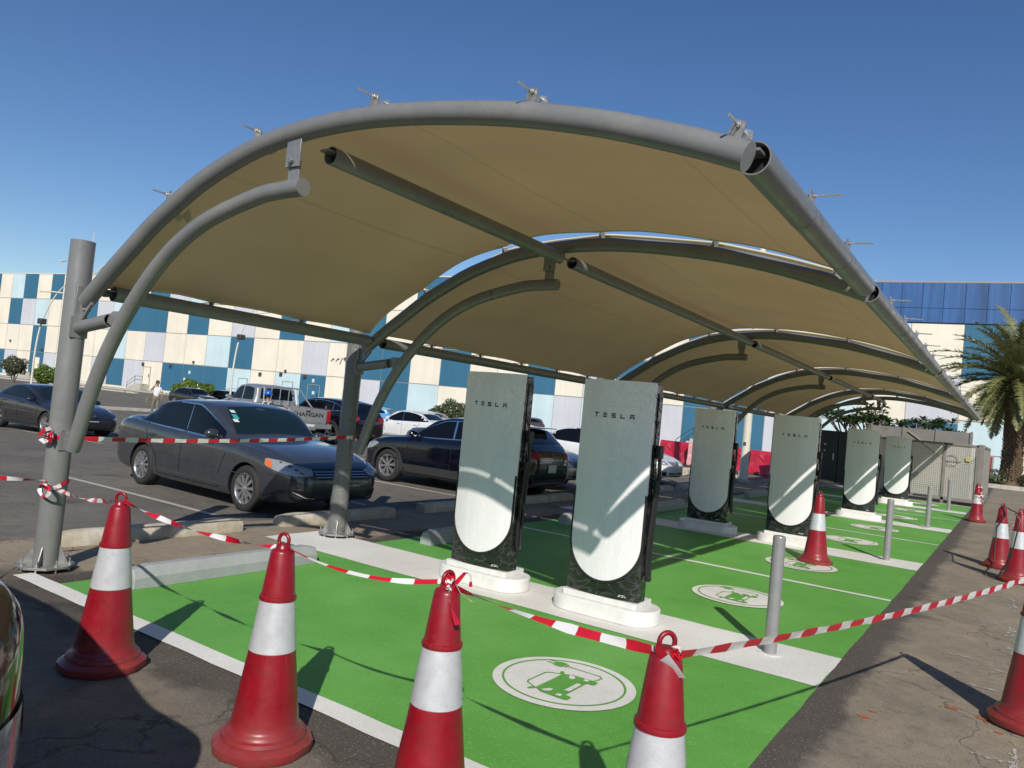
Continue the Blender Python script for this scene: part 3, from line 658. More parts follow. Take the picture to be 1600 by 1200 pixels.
def make_charger():
    r=empty('electric_car_charger',(0,0,0),0,'x','charging post')
    W2=.335; H0,H1=.17,1.985
    def fy(x): return -.115-.055*(1-(x/W2)**2)            # curved front
    mb=MB()                                                 # plinth: two-step stadium
    def stad(w,d,r_,n=10):
        P=[]
        for cx,cy,a0 in ((w-r_,d-r_,0),(-w+r_,d-r_,90),(-w+r_,-d+r_,180),(w-r_,-d+r_,270)):
            for k in range(n+1): a=math.radians(a0+90*k/n); P.append((cx+r_*math.cos(a),cy+r_*math.sin(a)))
        return P
    mb.prism(stad(.475,.225,.215,14),.0,.125,'z'); base=mb.build('plinth',M['white_base'],r,bevel=.012,segs=3)
    mb=MB(); mb.prism(stad(.345,.165,.02),.125,.172,'z'); mb.build('plinth_cap',M['white_base'],base,bevel=.004)
    # black body, curved front
    n=16; fr=[(W2*(2*k/n-1),fy(W2*(2*k/n-1))+.014) for k in range(n+1)]
    P=[(x,y) for x,y in fr]+[(W2,.035),(-W2,.035)]
    mb=MB(); mb.prism(P,H0,H1-.012,'z'); body=mb.build('body',M['wrap'],r,bevel=.006)
    for bb_ in ((-W2-.006,-W2+.0,-.08,.03,1.50,1.86),(W2,W2+.008,-.05,.03,1.45,1.90),(W2,W2+.012,-.02,.03,1.1,1.28)): mb=MB(); mb.box(*bb_); mb.build('side_cover',M['wrap'],body,bevel=.008)
    # white front panel with U-shaped lower end
    def half(z,m=0.):
        Rr=W2-m; zc=H0+.13+W2+.0
        return Rr if z>=zc else Rr*math.sqrt(max(0,1-((zc-z)/(W2-m+.0))**2))
    def panel(z0,z1,m,off,mi,mb,thick=.02):
        rows=[]; nz=44; zc=H0+.13+W2
        for j in range(nz+1):
            t=j/nz
            z= z0+(z1-z0)*(t**1.9)
            w=max(half(z,m),.0005); rows.append([(w*(2*k/n-1),fy(w*(2*k/n-1))-off,z) for k in range(n+1)])
        vs=[p for row in rows for p in row]; fs=[]
        for j in range(nz):
            for k in range(n): a=j*(n+1)+k; fs.append((a,a+1,a+n+2,a+n+1))
        N_=len(vs); back=[(x,y+thick,z) for x,y,z in vs]; vs2=vs+back
        for j in range(nz):                                   # rim
            for k in (0,n):
                a=j*(n+1)+k; fs.append((a,a+n+1,a+n+1+N_,a+N_))
        for k in range(n): a=nz*(n+1)+k; fs.append((a,a+1,a+1+N_,a+N_))
        mb.add(vs2,fs,mi)
    mb=MB(); panel(H0+.13+.0005,H1,.0,.0,0,mb); pan=mb.build('front_panel',M['white_panel'],r,ang=50)
    # black moulded lip under the panel
    mb=MB(); pts=[]
    for k in range(33):
        a=PI+PI*k/32; x=(W2-.004)*math.cos(a); z=H0+.13+W2+(W2+.004)*math.sin(a); pts.append((x,fy(x)+.004,z))
    pts=[(-W2+.004,fy(-W2+.004)+.004,1.05)]+pts+[(W2-.004,fy(W2-.004)+.004,1.05)]
    mb.tube(pts,.011,10); mb.build('panel_lip',M['cable'],r)
    # lettering
    mb=MB(); h=.039; pit=.083
    for i,ch in enumerate('TESLA'):
        letters(mb,LT[ch],-.190+i*pit,1.665,h,lambda x:fy(x)-.0015)
    mb.build('lettering',M['letter'],pan,smooth=False)
    mb=MB(); letters(mb,[(0,0,1,.3),(1.4,0,2.4,.3),(2.8,0,3.4,.3),(.2,.6,2.9,.8)],.17,.20,.02,lambda x:fy(x)+.010); mb.build('rating_label',M['plate_white'],body,smooth=False)
    # charging cable looped down the right hand side
    mb=MB(); pts=smooth_poly([(.0,1.42),(.02,1.2),(.03,.8),(.02,.45),(.0,.36),(-.03,.42),(-.03,.8),(-.02,1.18)],5,False)
    mb.tube([(W2+.025+.01*math.sin(i*.4),p[0],p[1]) for i,p in enumerate(pts)],.017,10); mb.build('cable',M['cable'],r)
    mb=MB(); mb.box(W2+.002,W2+.05,-.03,.05,1.36,1.47); mb.build('plug_holster',M['cable'],r,bevel=.01)
    return r
ch0=make_charger()
labs=['nearest charging post on the left, a curved band of sunlight across its white face',
 'largest charging post in view, right one of the nearest pair',
 'fully shaded charging post left of the second pair, red barriers behind its right edge',
 'charging post just left of the traffic cone that stands on a painted symbol',
 'charging post mostly hidden behind another, between it and the dark cabinets',
 'charging post just left of the second bollard, third largest of the sunlit ones',
 None,
 'farthest and smallest charging post, in front of the perforated fence']
i=0
for k in range(4):
    for j,x in enumerate((2.985,4.275)):
        if labs[i]:
            o=ch0 if i==0 else copy_tree(ch0)
            o.location=(x-.085,2.955+PER*k+(.0 if j==0 else -.0),0.008); tag(o,labs[i],'charging post','charging posts on the painted islands')
        i+=1
# ------------------------------------------------------------------ bollards
bl=['nearest and tallest looking grey steel bollard crossed by striped tape','grey bollard second from the front with a long thin shadow over the green','grey bollard third from the front, left of the tape-wrapped far cone','smallest and farthest grey bollard in front of the perforated fence']
b0=None
for k in range(4):
    if not b0:
        b0=empty('bollard',(0,0,0),0,'x','bollard')
        mb=MB(); mb.lathe([(0,.885),(.02,.893),(.040,.890),(.046,.882),(.047,.875),(.047,.0)],28); mb.build('post',M['bollard'],b0)
        mb=MB(); P=[(.09*math.cos(a*PI/5)+random.uniform(-.01,.01),.09*math.sin(a*PI/5)) for a in range(10)]; mb.prism(P,.0,.004,'z'); mb.build('grout_patch',M['line'],b0)
        o=b0
    else: o=copy_tree(b0)
    o.location=(5.555,3.02+PER*k,.009); tag(o,bl[k],'bollard','steel bollards at the lane end of the islands')
# ------------------------------------------------------------------ wheel stops
def stop_mesh(w,prof,mt,rough):
    mb=MB(); n=14
    rows=[]
    for i in range(n+1):
        y=-w/2+w*i/n; e=1 if 0<i<n else .86
        rows.append([(x*(1 if 0<i<n else .85),y,z*(e if z>.02 else 1)) for x,z in prof])
    P=len(prof); vs=[q for r_ in rows for q in r_]
    if rough: vs=[(x+random.uniform(-rough,rough),y+random.uniform(-rough,rough),max(0,z+(random.uniform(-rough,rough) if z>.02 else 0))) for x,y,z in vs]
    fs=[]
    for i in range(n):
        for k in range(P-1): a=i*P+k; fs.append((a,a+1,a+P+1,a+P))
    fs.append(tuple(range(P))); fs.append(tuple(range(n*P+P-1,n*P-1,-1)))
    mb.add(vs,fs); return mb
s0=None
sl=['pale grey wheel stop in the nearest green stall, behind two cones','shaded grey wheel stop left of the nearest charging post','grey wheel stop with a bright sunlit end between the first pair of posts','grey wheel stop seen between the first pair and the third post','shaded grey wheel stop beyond the third post','grey wheel stop beyond the white lamp column on the far green','grey wheel stop in the seventh green stall','grey wheel stop in the last green stall']
for k,y in enumerate((1.25,4.77,7.97,11.1,13.9,17.4,20.2,23.7)):
    if s0 is None:
        s0=stop_mesh(1.83,[(-.09,0),(-.09,.085),(-.045,.165),(.045,.165),(.09,.085),(.09,0)],0,0).build('wheel_stop',M['stop_grey'],ang=25,bevel=.006); o=s0
    else: o=s0.copy(); COL.objects.link(o)
    o.location=(1.40,y,.006); tag(o,sl[k],'wheel stop','grey wheel stops in the green stalls')
s1=[]
for k in range(3): s1.append(stop_mesh(1.95,[(-.1,0),(-.105,.07),(-.08,.115),(-.045,.138),(.04,.140),(.078,.115),(.10,.075),(.105,0)],0,.003))
ol=['weathered beige concrete wheel stop behind the leftmost cone','old concrete wheel stop behind the foot of the second column','old concrete wheel stop left of the nearest charging post','old rounded concrete wheel stop behind the dark crossover, seen between the nearest posts','old concrete wheel stop in deep shade before the white sedan','old concrete wheel stop right of the white sedan nose','old concrete wheel stop by the white lamp column']
for k,y in enumerate((1.56,4.08,6.72,9.3,11.95,14.6,17.2)):
    o=s1[k%3].build('wheel_stop',M['concrete'],ang=50) if k<3 else olds[k%3].copy()
    if k<3:
        olds=(olds if k else [])+[o]
    else: COL.objects.link(o)
    o.location=(-.30+random.uniform(-.04,.04),y,0); o.rotation_euler=(0,0,random.uniform(-.025,.025)); tag(o,ol[k],'wheel stop','old concrete wheel stops')
# ------------------------------------------------------------------ cones
def make_cone():
    r=empty('traffic_cone',(0,0,0),0,'x','traffic cone')
    mb=MB(); P=[]
    for k in range(8):
        a=k*PI/4+PI/8
        for d in (-.13,.13): P.append((.225*math.cos(a+d),.225*math.sin(a+d)))
    vs=[];N_=len(P)
    for s,z in ((.97,0.),(1.0,.012),(1.0,.04),(.90,.058),(.80,.066)):
        vs+=[(x*s,y*s,z) for x,y in P]
    fs=[tuple(range(N_-1,-1,-1))]
    for j in range(4):
        for k in range(N_): a=j*N_+k;b=j*N_+(k+1)%N_; fs.append((a,b,b+N_,a+N_))
    fs.append(tuple(range(4*N_,5*N_))); mb.add(vs,fs); mb.build('base',M['cone_red'],r,ang=40)
    mb=MB(); prof=[(.19,.064),(.185,.080),(.172,.085),(.168,.098),(.158,.104),(.152,.118),(.148,.14),(.104,.447),(.0765,.671)]
    mb.lathe(prof+[(.083,.672),(.0845,.680),(.083,.690),(.076,.694),(.0535,.885),(.049,.897),(.036,.903),(.034,.905),(.030,.925),(.0,.928)],40)
    mb.build('body',M['cone_red'],r,ang=50)
    mb=MB(); mb.lathe([(.1045,.444),(.1065,.447),(.0790,.6715),(.077,.672)],40); mb.build('reflective_band',M['band'],r)
    mb=MB(); pts=[(.028*math.cos(a*PI/12),0,.940+.030*math.sin(a*PI/12)) for a in range(-5,18)]; mb.tube(pts,.0085,12); mb.build('ring',M['cone_red'],r)
    return r
cn=[((2.83,-.60),.6,(0,0),'leftmost red traffic cone, its lower half in the shadow of a vehicle'),
    ((4.21,-.58),.2,(.0,0),'second red traffic cone from the left, fully sunlit in front of the pale wheel stop'),
    ((5.12,-.49),1.4,(0,0),'red traffic cone at the bottom centre with tape knotted through its ring'),
    ((6.10,-.58),.9,(0,.0),'red traffic cone at the bottom where two striped tapes meet, only its top visible'),
    ((4.87,7.86),1.2,(0,0),'red traffic cone standing on a painted symbol among the green stalls'),
    ((6.31,19.4),.5,(0,0),'farthest red traffic cone, wrapped in a tangle of striped tape'),
    ((6.91,10.72),.7,(0,0),'rear one of the two red traffic cones close together on the lane'),
    ((7.13,9.42),.3,(0,0),'front one of the two red traffic cones close together, black cord across it'),
    ((7.17,2.86),.2,(0,0),'large red traffic cone cut off by the right edge of the photo')]
c0=make_cone(); cones=[]
for k,(p,rz,t,lab) in enumerate(cn):
    o=c0 if k==0 else copy_tree(c0)
    o.location=(p[0],p[1],.004 if p[0]<6.2 and p[1]<0 else .012); o.rotation_euler=(t[0],t[1],rz); tag(o,lab,'traffic cone','red and white traffic cones'); cones.append(o)
# per-cone variation in scale
for o,s in zip(cones,(1,1.005,1.,1.01,.99,1.0,.99,1.01,1.)): o.scale=(s,s,s)
# ------------------------------------------------------------------ tape
def ribbon(mb,pts,w,tw0=0.,tw1=0.,seg=.115,phase=0.,crump=0.):
    pts=[Vector(p) for p in pts]; L_=[0]
    for a,b in zip(pts[:-1],pts[1:]): L_.append(L_[-1]+(b-a).length)
    T=L_[-1]; step=seg/3; n=max(3,int(T/step)); vs=[]
    def at(s):
        i=0
        while i<len(L_)-2 and s>L_[i+1]: i+=1
        t=(s-L_[i])/max(1e-6,L_[i+1]-L_[i]); return pts[i].lerp(pts[i+1],t),(pts[i+1]-pts[i]).normalized()
    for k in range(n+1):
        s=T*k/n; p,t=at(s); side=t.cross(Vector((0,0,1)))
        if side.length<.01: side=Vector((1,0,0))
        side.normalize(); up=side.cross(t)
        a=lerp(tw0,tw1,k/n)+crump*math.sin(k*.9)
        ww=w*(1-.25*abs(math.sin(k*.37+phase)))*.5
        d=(up*math.cos(a)+side*math.sin(a))*ww
        vs+=[p-d,p+up*0+side*.004*math.sin(k),p+d]
    o=len(mb.v); mb.v+=[tuple(v) for v in vs]
    for k in range(n):
        mi=int((T*k/n+phase)/seg)%2
        for j in (0,1): a=o+3*k+j; mb.f.append([a,a+1,a+4,a+3]); mb.m.append(mi)
def sag(a,b,s,n=14):
    a=Vector(a);b=Vector(b); return [a.lerp(b,k/n)-Vector((0,0,s*4*(k/n)*(1-k/n))) for k in range(n+1)]
def knot(mb,c,r,n=5,w=.05):
    c=Vector(c)
    for k in range(n):
        a=random.uniform(0,2*PI); P=[]
        for j in range(8):
            an=a+2*PI*j/7; P.append(c+Vector((r*math.cos(an)*random.uniform(.6,1.1),r*.8*math.sin(an)*random.uniform(.5,1),r*random.uniform(-.9,.9))))
        ribbon(mb,P,w,0,3,.06,random.random(),.5)
TM=[M['tape_red'],M['tape_white']]
def ring_top(k,z=.955): p=cn[k][0]; return (p[0],p[1],z)
def tape(name,lab,fn_):
    mb=MB(); fn_(mb); o=mb.build(name,TM,recalc=False); 
    tag(o,lab,'barrier tape','red and white striped barrier tapes'); return o
def hang(mb,p,L_,dx=.05,dy=0,w=.03,ph=0.): ribbon(mb,[Vector(p)+Vector((dx*t*t,dy*t,-L_*t)) for t in (0,.15,.3,.45,.6,.75,.9,1)],w,.3,1.6,.09,ph)
colp=(.62,.02,.62); cz=.72
def t1(mb):
    ribbon(mb,sag((.62,-.62,.80),(.60,.01,.735),.005),.034,0,5); ribbon(mb,sag((1.9,-1.75,.93),(.62,-.62,.80),.01),.034,0,5)
    ribbon(mb,sag((.64,.0,.735),(2.83,-.60,.93),.05),.034,0,8)
    P=[(.54+.102*math.cos(a),.12+.102*math.sin(a),.70+.03*math.sin(2*a)) for a in [k*2*PI/16 for k in range(17)]]; ribbon(mb,P,.035,0,0)
    for k in range(1): P=[(.64+.07*math.cos(a)*1.2,.0-.03*k,.665+.05*math.sin(a)+.01*k) for a in [j*2*PI/12 for j in range(13)]]; ribbon(mb,P,.03,0,4,.07,k)
tape('barrier_tape','striped tape from the left edge round the nearest column to the leftmost cone',t1)
def t2(mb): ribbon(mb,sag((2.86,-.60,.935),(4.21,-.58,.915),.045),.032,0,9)
tape('barrier_tape','twisted striped tape between the leftmost and the second cone',t2)
def t3(mb): ribbon(mb,sag((4.24,-.57,.915),(5.10,-.48,.93),.05),.026,1.3,2.9)
tape('barrier_tape','thin edge-on striped tape from the second cone to the bottom centre cone',t3)
def t4(mb):
    ribbon(mb,sag((5.15,-.48,.915),(6.08,-.57,.915),.02),.040,.5,3.6,.10)
    knot(mb,ring_top(2,.945),.032,3,.022); knot(mb,(5.13,-.51,.92),.03,2,.02)
    hang(mb,(5.15,-.51,.92),.13,.07,-.02,.045,.3); hang(mb,(5.16,-.49,.93),.05,.09,0,.015,.1)
    ribbon(mb,[(5.15,-.48,.93),(5.19,-.47,.985),(5.215,-.47,.98),(5.22,-.47,.93)],.02,0,2,.06)
tape('barrier_tape','striped tape knotted at the bottom centre cone and pulled towards the cone on its right',t4)
def t5(mb):
    ribbon(mb,sag((6.13,-.57,.915),(7.16,2.84,.945),.035),.046,.55,.15,.098)
    knot(mb,(6.13,-.58,.925),.022,3,.025); hang(mb,(6.135,-.59,.93),.24,.015,.01,.028,.4)
    ribbon(mb,[(6.08,-.62,.93),(6.11,-.64,.925),(6.15,-.62,.89),(6.16,-.60,.86)],.055,.3,1.2,.12,.1)
tape('barrier_tape','straight striped tape running from the bottom right cone out over the lane',t5)
def t6(mb):
    ribbon(mb,sag((.60,.05,1.08),(.60,3.18,1.16),.035),.045,.1,.4,.115)
    ribbon(mb,[(.54+.101*math.cos(a),.12+.101*math.sin(a),1.085+.02*math.sin(a+.6)) for a in [k*2*PI/16 for k in range(17)]],.04,0,0)
    ribbon(mb,[(.54+.106*math.cos(a),3.28+.106*math.sin(a),1.165+.01*math.sin(a)) for a in [k*2*PI/16 for k in range(17)]],.045,0,0)
    knot(mb,(.61,.0,1.085),.045,2,.035)
    ribbon(mb,[(.43,-.0,1.08),(.53,.0,1.135),(.63,.0,1.16),(.66,.01,1.10),(.60,-.01,1.04),(.47,.0,1.055)],.04,0,1,.12)
tape('barrier_tape','striped tape stretched between the two nearest columns in front of the dark sedan',t6)
def t7(mb):
    for k in range(9):
        a0=random.random()*6; z=.55+.045*k; r_=.07+.05*(1-(z-.4)/.6)
        ribbon(mb,[(6.31+r_*math.cos(a0+j*.7)+.03,19.4+r_*math.sin(a0+j*.7),z+.02*j*(k%2-.5)) for j in range(8)],.03,0,3,.07,random.random(),.4)
    hang(mb,(6.38,19.36,.85),.65,.12,0,.035,.2); hang(mb,(6.4,19.36,.75),.6,.05,0,.035,.7)
    ribbon(mb,[(6.45,19.3,.03),(6.75,19.2,.012),(6.9,18.9,.02),(7.1,18.2,.012),(7.0,17.8,.015),(7.2,17.2,.012)],.03,1.5,1.6,.2)
    ribbon(mb,[(6.5,19.5,.03),(6.8,19.7,.02),(7.2,19.6,.015)],.05,1.3,1.8,.2)
tape('barrier_tape','tangle of striped tape around the farthest cone and trailing on the lane',t7)
mb=MB(); mb.tube([Vector(p) for p in [(7.06,9.33,.93),(7.12,9.30,.85),(7.10,9.27,.7),(7.07,9.25,.5),(7.02,9.22,.3),(6.9,9.3,.02),(6.8,9.5,.02),(6.75,9.8,.03),(6.8,10.3,.02),(6.85,10.5,.1),(6.85,10.62,.6),(6.95,10.64,.8),(6.91,10.66,.95),(7.0,10.6,.9),(7.1,9.5,.92)]],.009,8)
tag(mb.build('black_cord',M['cable']),'black cord draped over the two cones close together on the lane','cord')
# ------------------------------------------------------------------ cars
def body_fn(sp):
    zc,zs,zb=pchip(sp['zc']),pchip(sp['zs']),pchip(sp['zb']); wf=pchip(sp['w'])
    x0,x1=sp['zc'][0][0],sp['zc'][-1][0]; er=sp.get('er',.2); rl=sp.get('rail',.88); tum=sp.get('tumble',.17)
    def S(x):
        C,Sh,B_=zc(x),zs(x),zb(x); w=wf(x)
        g=max(0,min(1,(C-Sh-.06)/.38)); g=g*g*(3-2*g)
        zr=lerp(Sh+(C-Sh)*.62,Sh+(C-Sh)*rl,g); wr=lerp(w*.80,w-tum,g)
        zm=B_+.42*(Sh-B_)
        P=[(0,B_+.02),(w*.55,B_+.01),(w*.88,B_),(w*.965,B_+.05),(w*.992,B_+.16),(w,zm),(w*.996,lerp(zm,Sh,.5)),(w*.985,Sh-.07),(w*.955,Sh-.012),(w*.93,Sh+.012),(lerp(w*.93,wr,.5),lerp(Sh,zr,.5)+.012*g),(wr+.01*g,zr-.03*g),(wr-.02,zr+.006),(wr*.86,lerp(zr,C,.45)),(wr*.5,lerp(zr,C,.86)),(0,C)]
        d=min(x-x0,x1-x)
        if d<er:
            r=math.sqrt(max(0,1-(1-d/er)**2)); mid=lerp(B_,Sh,.45)
            kz=.58+.42*r; kw=.88+.12*r
            P=[(y*kw,mid+(z-mid)*kz) for y,z in P]
        return P
    return S,x0,x1
def cr(P,n):
    return smooth_poly(P,n,False)
def make_body(sp,name,paint,parent,arches=True):
    S,x0,x1=body_fn(sp); st=[]
    x=x0; d_=sp.get('dx',.06)
    while x<x1-1e-6:
        st.append(x); d=min(x-x0,x1-x); x+=.012 if d<.05 else (.03 if d<.3 else d_)
    st.append(x1); rings=[]
    for x in st:
        h=cr(S(x),2); h[0]=(0,h[0][1]); h[-1]=(0,h[-1][1])
        ring=[(x,-y,z) for y,z in h]+[(x,y,z) for y,z in h[-2:0:-1]]
        rings.append(ring)
    n=len(rings[0]); mb=MB(); mb.v=[p for r in rings for p in r]
    for i in range(len(rings)-1):
        for k in range(n): a=i*n+k;b=i*n+(k+1)%n; mb.f.append([a,b,b+n,a+n]); mb.m.append(0)
    mb.f.append(list(range(n-1,-1,-1))); mb.m.append(0); mb.f.append(list(range((len(rings)-1)*n,len(rings)*n))); mb.m.append(0)
    o=mb.build(name,[paint,M['black_trim']],parent,ang=55)
    bm=bmesh.new(); bm.from_mesh(o.data); bmesh.ops.triangulate(bm,faces=[f for f in bm.faces if len(f.verts)>4]); bvh=BVHTree.FromBMesh(bm); bm.free()
    if arches:
        R=sp['R']+.045; W=max(p[1] for p in sp['w'])
        for wx in (0,sp['wb']):
            for s in (-1,1):
                cb=MB(); nn=40; pr=[(wx+R*math.cos(2*PI*k/nn),sp['R']+R*math.sin(2*PI*k/nn)) for k in range(nn)]
                cb.prism(pr,s*(W-.27),s*(W+.2),'y'); c=cb.build('cutter',[M['black_trim']],None,ang=30)
                md=o.modifiers.new('b','BOOLEAN'); md.operation='DIFFERENCE'; md.object=c; md.solver='EXACT'; md.material_mode='TRANSFER'
                bpy.context.view_layer.update(); dg=bpy.context.evaluated_depsgraph_get(); par=o.parent; o.parent=None; bpy.context.view_layer.update()
                dg=bpy.context.evaluated_depsgraph_get(); me=bpy.data.meshes.new_from_object(o.evaluated_get(dg)); old=o.data; o.modifiers.clear(); o.data=me; me.name=name
                for p in me.polygons: p.use_smooth=True
                me.set_sharp_from_angle(angle=math.radians(50))
                o.parent=par; bpy.data.meshes.remove(old); bpy.data.objects.remove(c)
    return o,bvh
def decal(bvh,poly,direction,name,mtl,parent,off=.004,grid=.06,org=6.,thick=0,mirror=False,two=False):
    """press a flat outline onto the body. poly in (s,z) across `direction`"""
    D=Vector(direction).normalized(); Sx=Vector((0,0,1)).cross(D).normalized(); U=D.cross(Sx).normalized()
    if not isinstance(poly[0][0],(list,tuple)): poly=[poly]
    mb=MB()
    for P in poly:
        n=len(P); vs=[Vector(p) for p in P]; es=[(i,(i+1)%n) for i in range(n)]
        # split long edges
        V=[];
        for i in range(n):
            a=vs[i];b=vs[(i+1)%n]; k=max(1,int((b-a).length/grid)); V+= [a.lerp(b,j/k) for j in range(k)]
        E=[(i,(i+1)%len(V)) for i in range(len(V))]
        x0=min(v.x for v in V);x1=max(v.x for v in V);y0=min(v.y for v in V);y1=max(v.y for v in V)
        def inside(p):
            c=False
            for i in range(len(V)):
                a=V[i];b=V[(i+1)%len(V)]
                if (a.y>p.y)!=(b.y>p.y) and p.x<(b.x-a.x)*(p.y-a.y)/(b.y-a.y)+a.x: c=not c
            return c
        I=[]
        gx=x0+grid/2
        while gx<x1:
            gy=y0+grid/2
            while gy<y1:
                q=Vector((gx,gy))
                if inside(q) and min((q-v).length for v in V)>grid*.35: I.append(q)
                gy+=grid
            gx+=grid
        res=geometry.delaunay_2d_cdt(V+I,E,[list(range(len(V)))],1,1e-6)
        out=[]
        for v in res[0]:
            o=Sx*v.x+U*v.y-D*org
            h=bvh.ray_cast(o,D)
            if h[0] is None: out.append(None)
            else:
                nn=h[1]
                if nn.dot(D)>0: nn=-nn
                out.append(h[0]+(-D*.6+nn*.4).normalized()*off)
        idx={};o0=len(mb.v)
        for i,q in enumerate(out):
            if q is not None: idx[i]=len(mb.v); mb.v.append(tuple(q))
        for f in res[2]:
            if all(i in idx for i in f): mb.f.append([idx[i] for i in f]); mb.m.append(0)
    if not mb.f: return None
    o=mb.build(name,mtl,parent,recalc=False,ang=60)
    # face outwards
    me=o.data; fl=sum(1 for p in me.polygons if p.normal.dot(D)>0)
    if fl>len(me.polygons)/2: me.flip_normals()
    if thick:
        s=o.modifiers.new('s','SOLIDIFY'); s.thickness=thick; s.offset=1
    return o
def strip(P,w,closed=False):
    out=[];n=len(P)
    for i in range(n if closed else n-1):
        a=Vector(P[i]);b=Vector(P[(i+1)%n]); d=(b-a)
        if d.length<1e-5: continue
        d.normalize(); q=Vector((-d.y,d.x))*w/2; e=d*w*.25
        out.append([tuple(a-e+q),tuple(b+e+q),tuple(b+e-q),tuple(a-e-q)])
    return out
def rnd(P,n=3,r=.22):
    """round the corners of a polygon"""
    out=[];N_=len(P)
    for i in range(N_):
        p=Vector(P[i]);a=Vector(P[i-1]);b=Vector(P[(i+1)%N_]); l=min((a-p).length,(b-p).length)*r
        A=p+(a-p).normalized()*l;B_=p+(b-p).normalized()*l
        for k in range(n+1):
            t=k/n; out.append(tuple(A*(1-t)**2+p*2*t*(1-t)+B_*t*t))
    return out
def make_wheel(R,W,style,parent_name='wheel'):
    """wheel centred at origin, outer face at -y"""
    t=MB(); r=R*.66
    t.lathe([(r,-W/2+.012),(r+.02,-W/2+.004),(R*.86,-W/2-.004),(R*.955,-W/2+.012),(R,-W/2+.045),(R,W/2-.045),(R*.95,W/2-.01),(r,W/2)],44,(0,0,0),0,'y')
    for k in range(4):
        z=-W/2+.05+k*(W-.1)/3; t.lathe([(R+.0005,z-.004),(R-.006,z),(R+.0005,z+.004)],44,(0,0,0),0,'y')
    tm=t
    rb=MB(); rb.lathe([(r+.004,-W/2+.006),(r-.006,-W/2+.006),(r-.022,-W/2+.03),(r-.03,W/2-.02)],44,(0,0,0),0,'y')
    n={'multi':10,'five':5,'eight':8}[style]; y0=-W/2+.018
    for k in range(n):
        a=2*PI*k/n+.1
        def spoke(w0,w1,da):
            c,s=math.cos(a+da),math.sin(a+da); c1,s1=math.cos(a),math.sin(a)
            R_=Matrix(((c,0,-s,0),(0,1,0,0),(s,0,c,0),(0,0,0,1)))
            rb.prism([(R*.10,-w0),(r-.01,-w1),(r-.01,w1),(R*.10,w0)],y0,y0+.022,'y',0,R_)
        if style=='five': spoke(.018,.028,-.13); spoke(.018,.028,.13)
        else: spoke(.014,.024 if style=='multi' else .017,0); 
        if style=='eight': spoke(.008,.008,.22)
    rb.lathe([(0,y0-.012),(R*.06,y0-.012),(R*.10,y0-.004),(R*.16,y0+.003),(R*.16,y0+.03)],20,(0,0,0),0,'y')
    bk=MB(); bk.lathe([(0,W/2-.12),(r-.02,W/2-.12)],30,(0,0,0),0,'y'); bk.lathe([(0,-W/2+.065),(R*.36,-W/2+.065),(R*.36,-W/2+.075)],30,(0,0,0),0,'y')
    return tm,rb,bk
def add_wheels(sp,root,style='multi',rim='rim'):
    R=sp['R']; W=.225; hw=max(p[1] for p in sp['w'])-.012-W/2
    tm,rb,bk=make_wheel(R,W,style); first=None
    for wx in (0,sp['wb']):
        for s in (-1,1):
            w=empty('wheel',(wx,s*hw,R),0); w.parent=root
            if s>0: w.rotation_euler=(0,0,PI)
            if first is None:
                parts=[tm.build('tyre',M['tyre'],w,ang=40),rb.build('rim',M[rim],w,ang=35),bk.build('brake_disc',M['rim_dark'],w)]; first=parts
            else:
                for p in first: c=p.copy(); COL.objects.link(c); c.parent=w
def prims(root,sp,paint,mz=None,style=0):
    """door mirrors"""
    for s in (-1,1):
        x,y,z=mz; mb=MB()
        P=[]
        ico=[]
        for j in range(9):
            for k in range(14):
                a=2*PI*k/14;b=-PI/2+PI*j/8
                X=.075*math.cos(b)*math.cos(a); Y=.115*math.cos(b)*math.sin(a); Z=.072*math.sin(b)
                X=max(X,-.045); ico.append((x+X,s*(y+.12)+Y,z+Z))
        fs=[]
        for j in range(8):
            for k in range(14): a=j*14+k;b=j*14+(k+1)%14; fs.append((a,b,b+14,a+14))
        mb.add(ico,fs); mb.tube([(x+.02,s*(y-.03),z-.05),(x,s*(y+.06),z-.03)],[.035,.025],8)
        mb.build('door_mirror',paint,root)
def plate(root,x,y,z,face=1,w=.30,h=.14,arab=True):
    mb=MB(); mb.box(min(x,x+face*.012),max(x,x+face*.012),y-w/2,y+w/2,z-h/2,z+h/2,0)
    xx=x+face*.0135
    random.seed(int(abs(x*100)))
    for row in (0,1):
        k=0; yy=-w/2+.025
        while yy<w/2-.06:
            g=random.choice([[(0,0,.2,1),(0,.8,.8,1)],[(0,0,.2,1)],[(0,0,.8,.2),(.6,0,.8,1)],[(0,.4,.8,.6),(.3,0,.5,1)],[(0,0,.8,.2),(0,.8,.8,1),(0,0,.2,1),(.6,0,.8,1)]])
            hh=.042; zz=z-h/2+.015+row*.065
            for (a,b,c,d) in g:
                mb.add([(xx,y+face*(yy+a*hh*.7),zz+b*hh),(xx,y+face*(yy+c*hh*.7),zz+b*hh),(xx,y+face*(yy+c*hh*.7),zz+d*hh),(xx,y+face*(yy+a*hh*.7),zz+d*hh)],[(0,1,2,3)],1)
            yy+=.042
    mb.build('number_plate',[M['plate_white'],M['black_trim']],root,smooth=False)
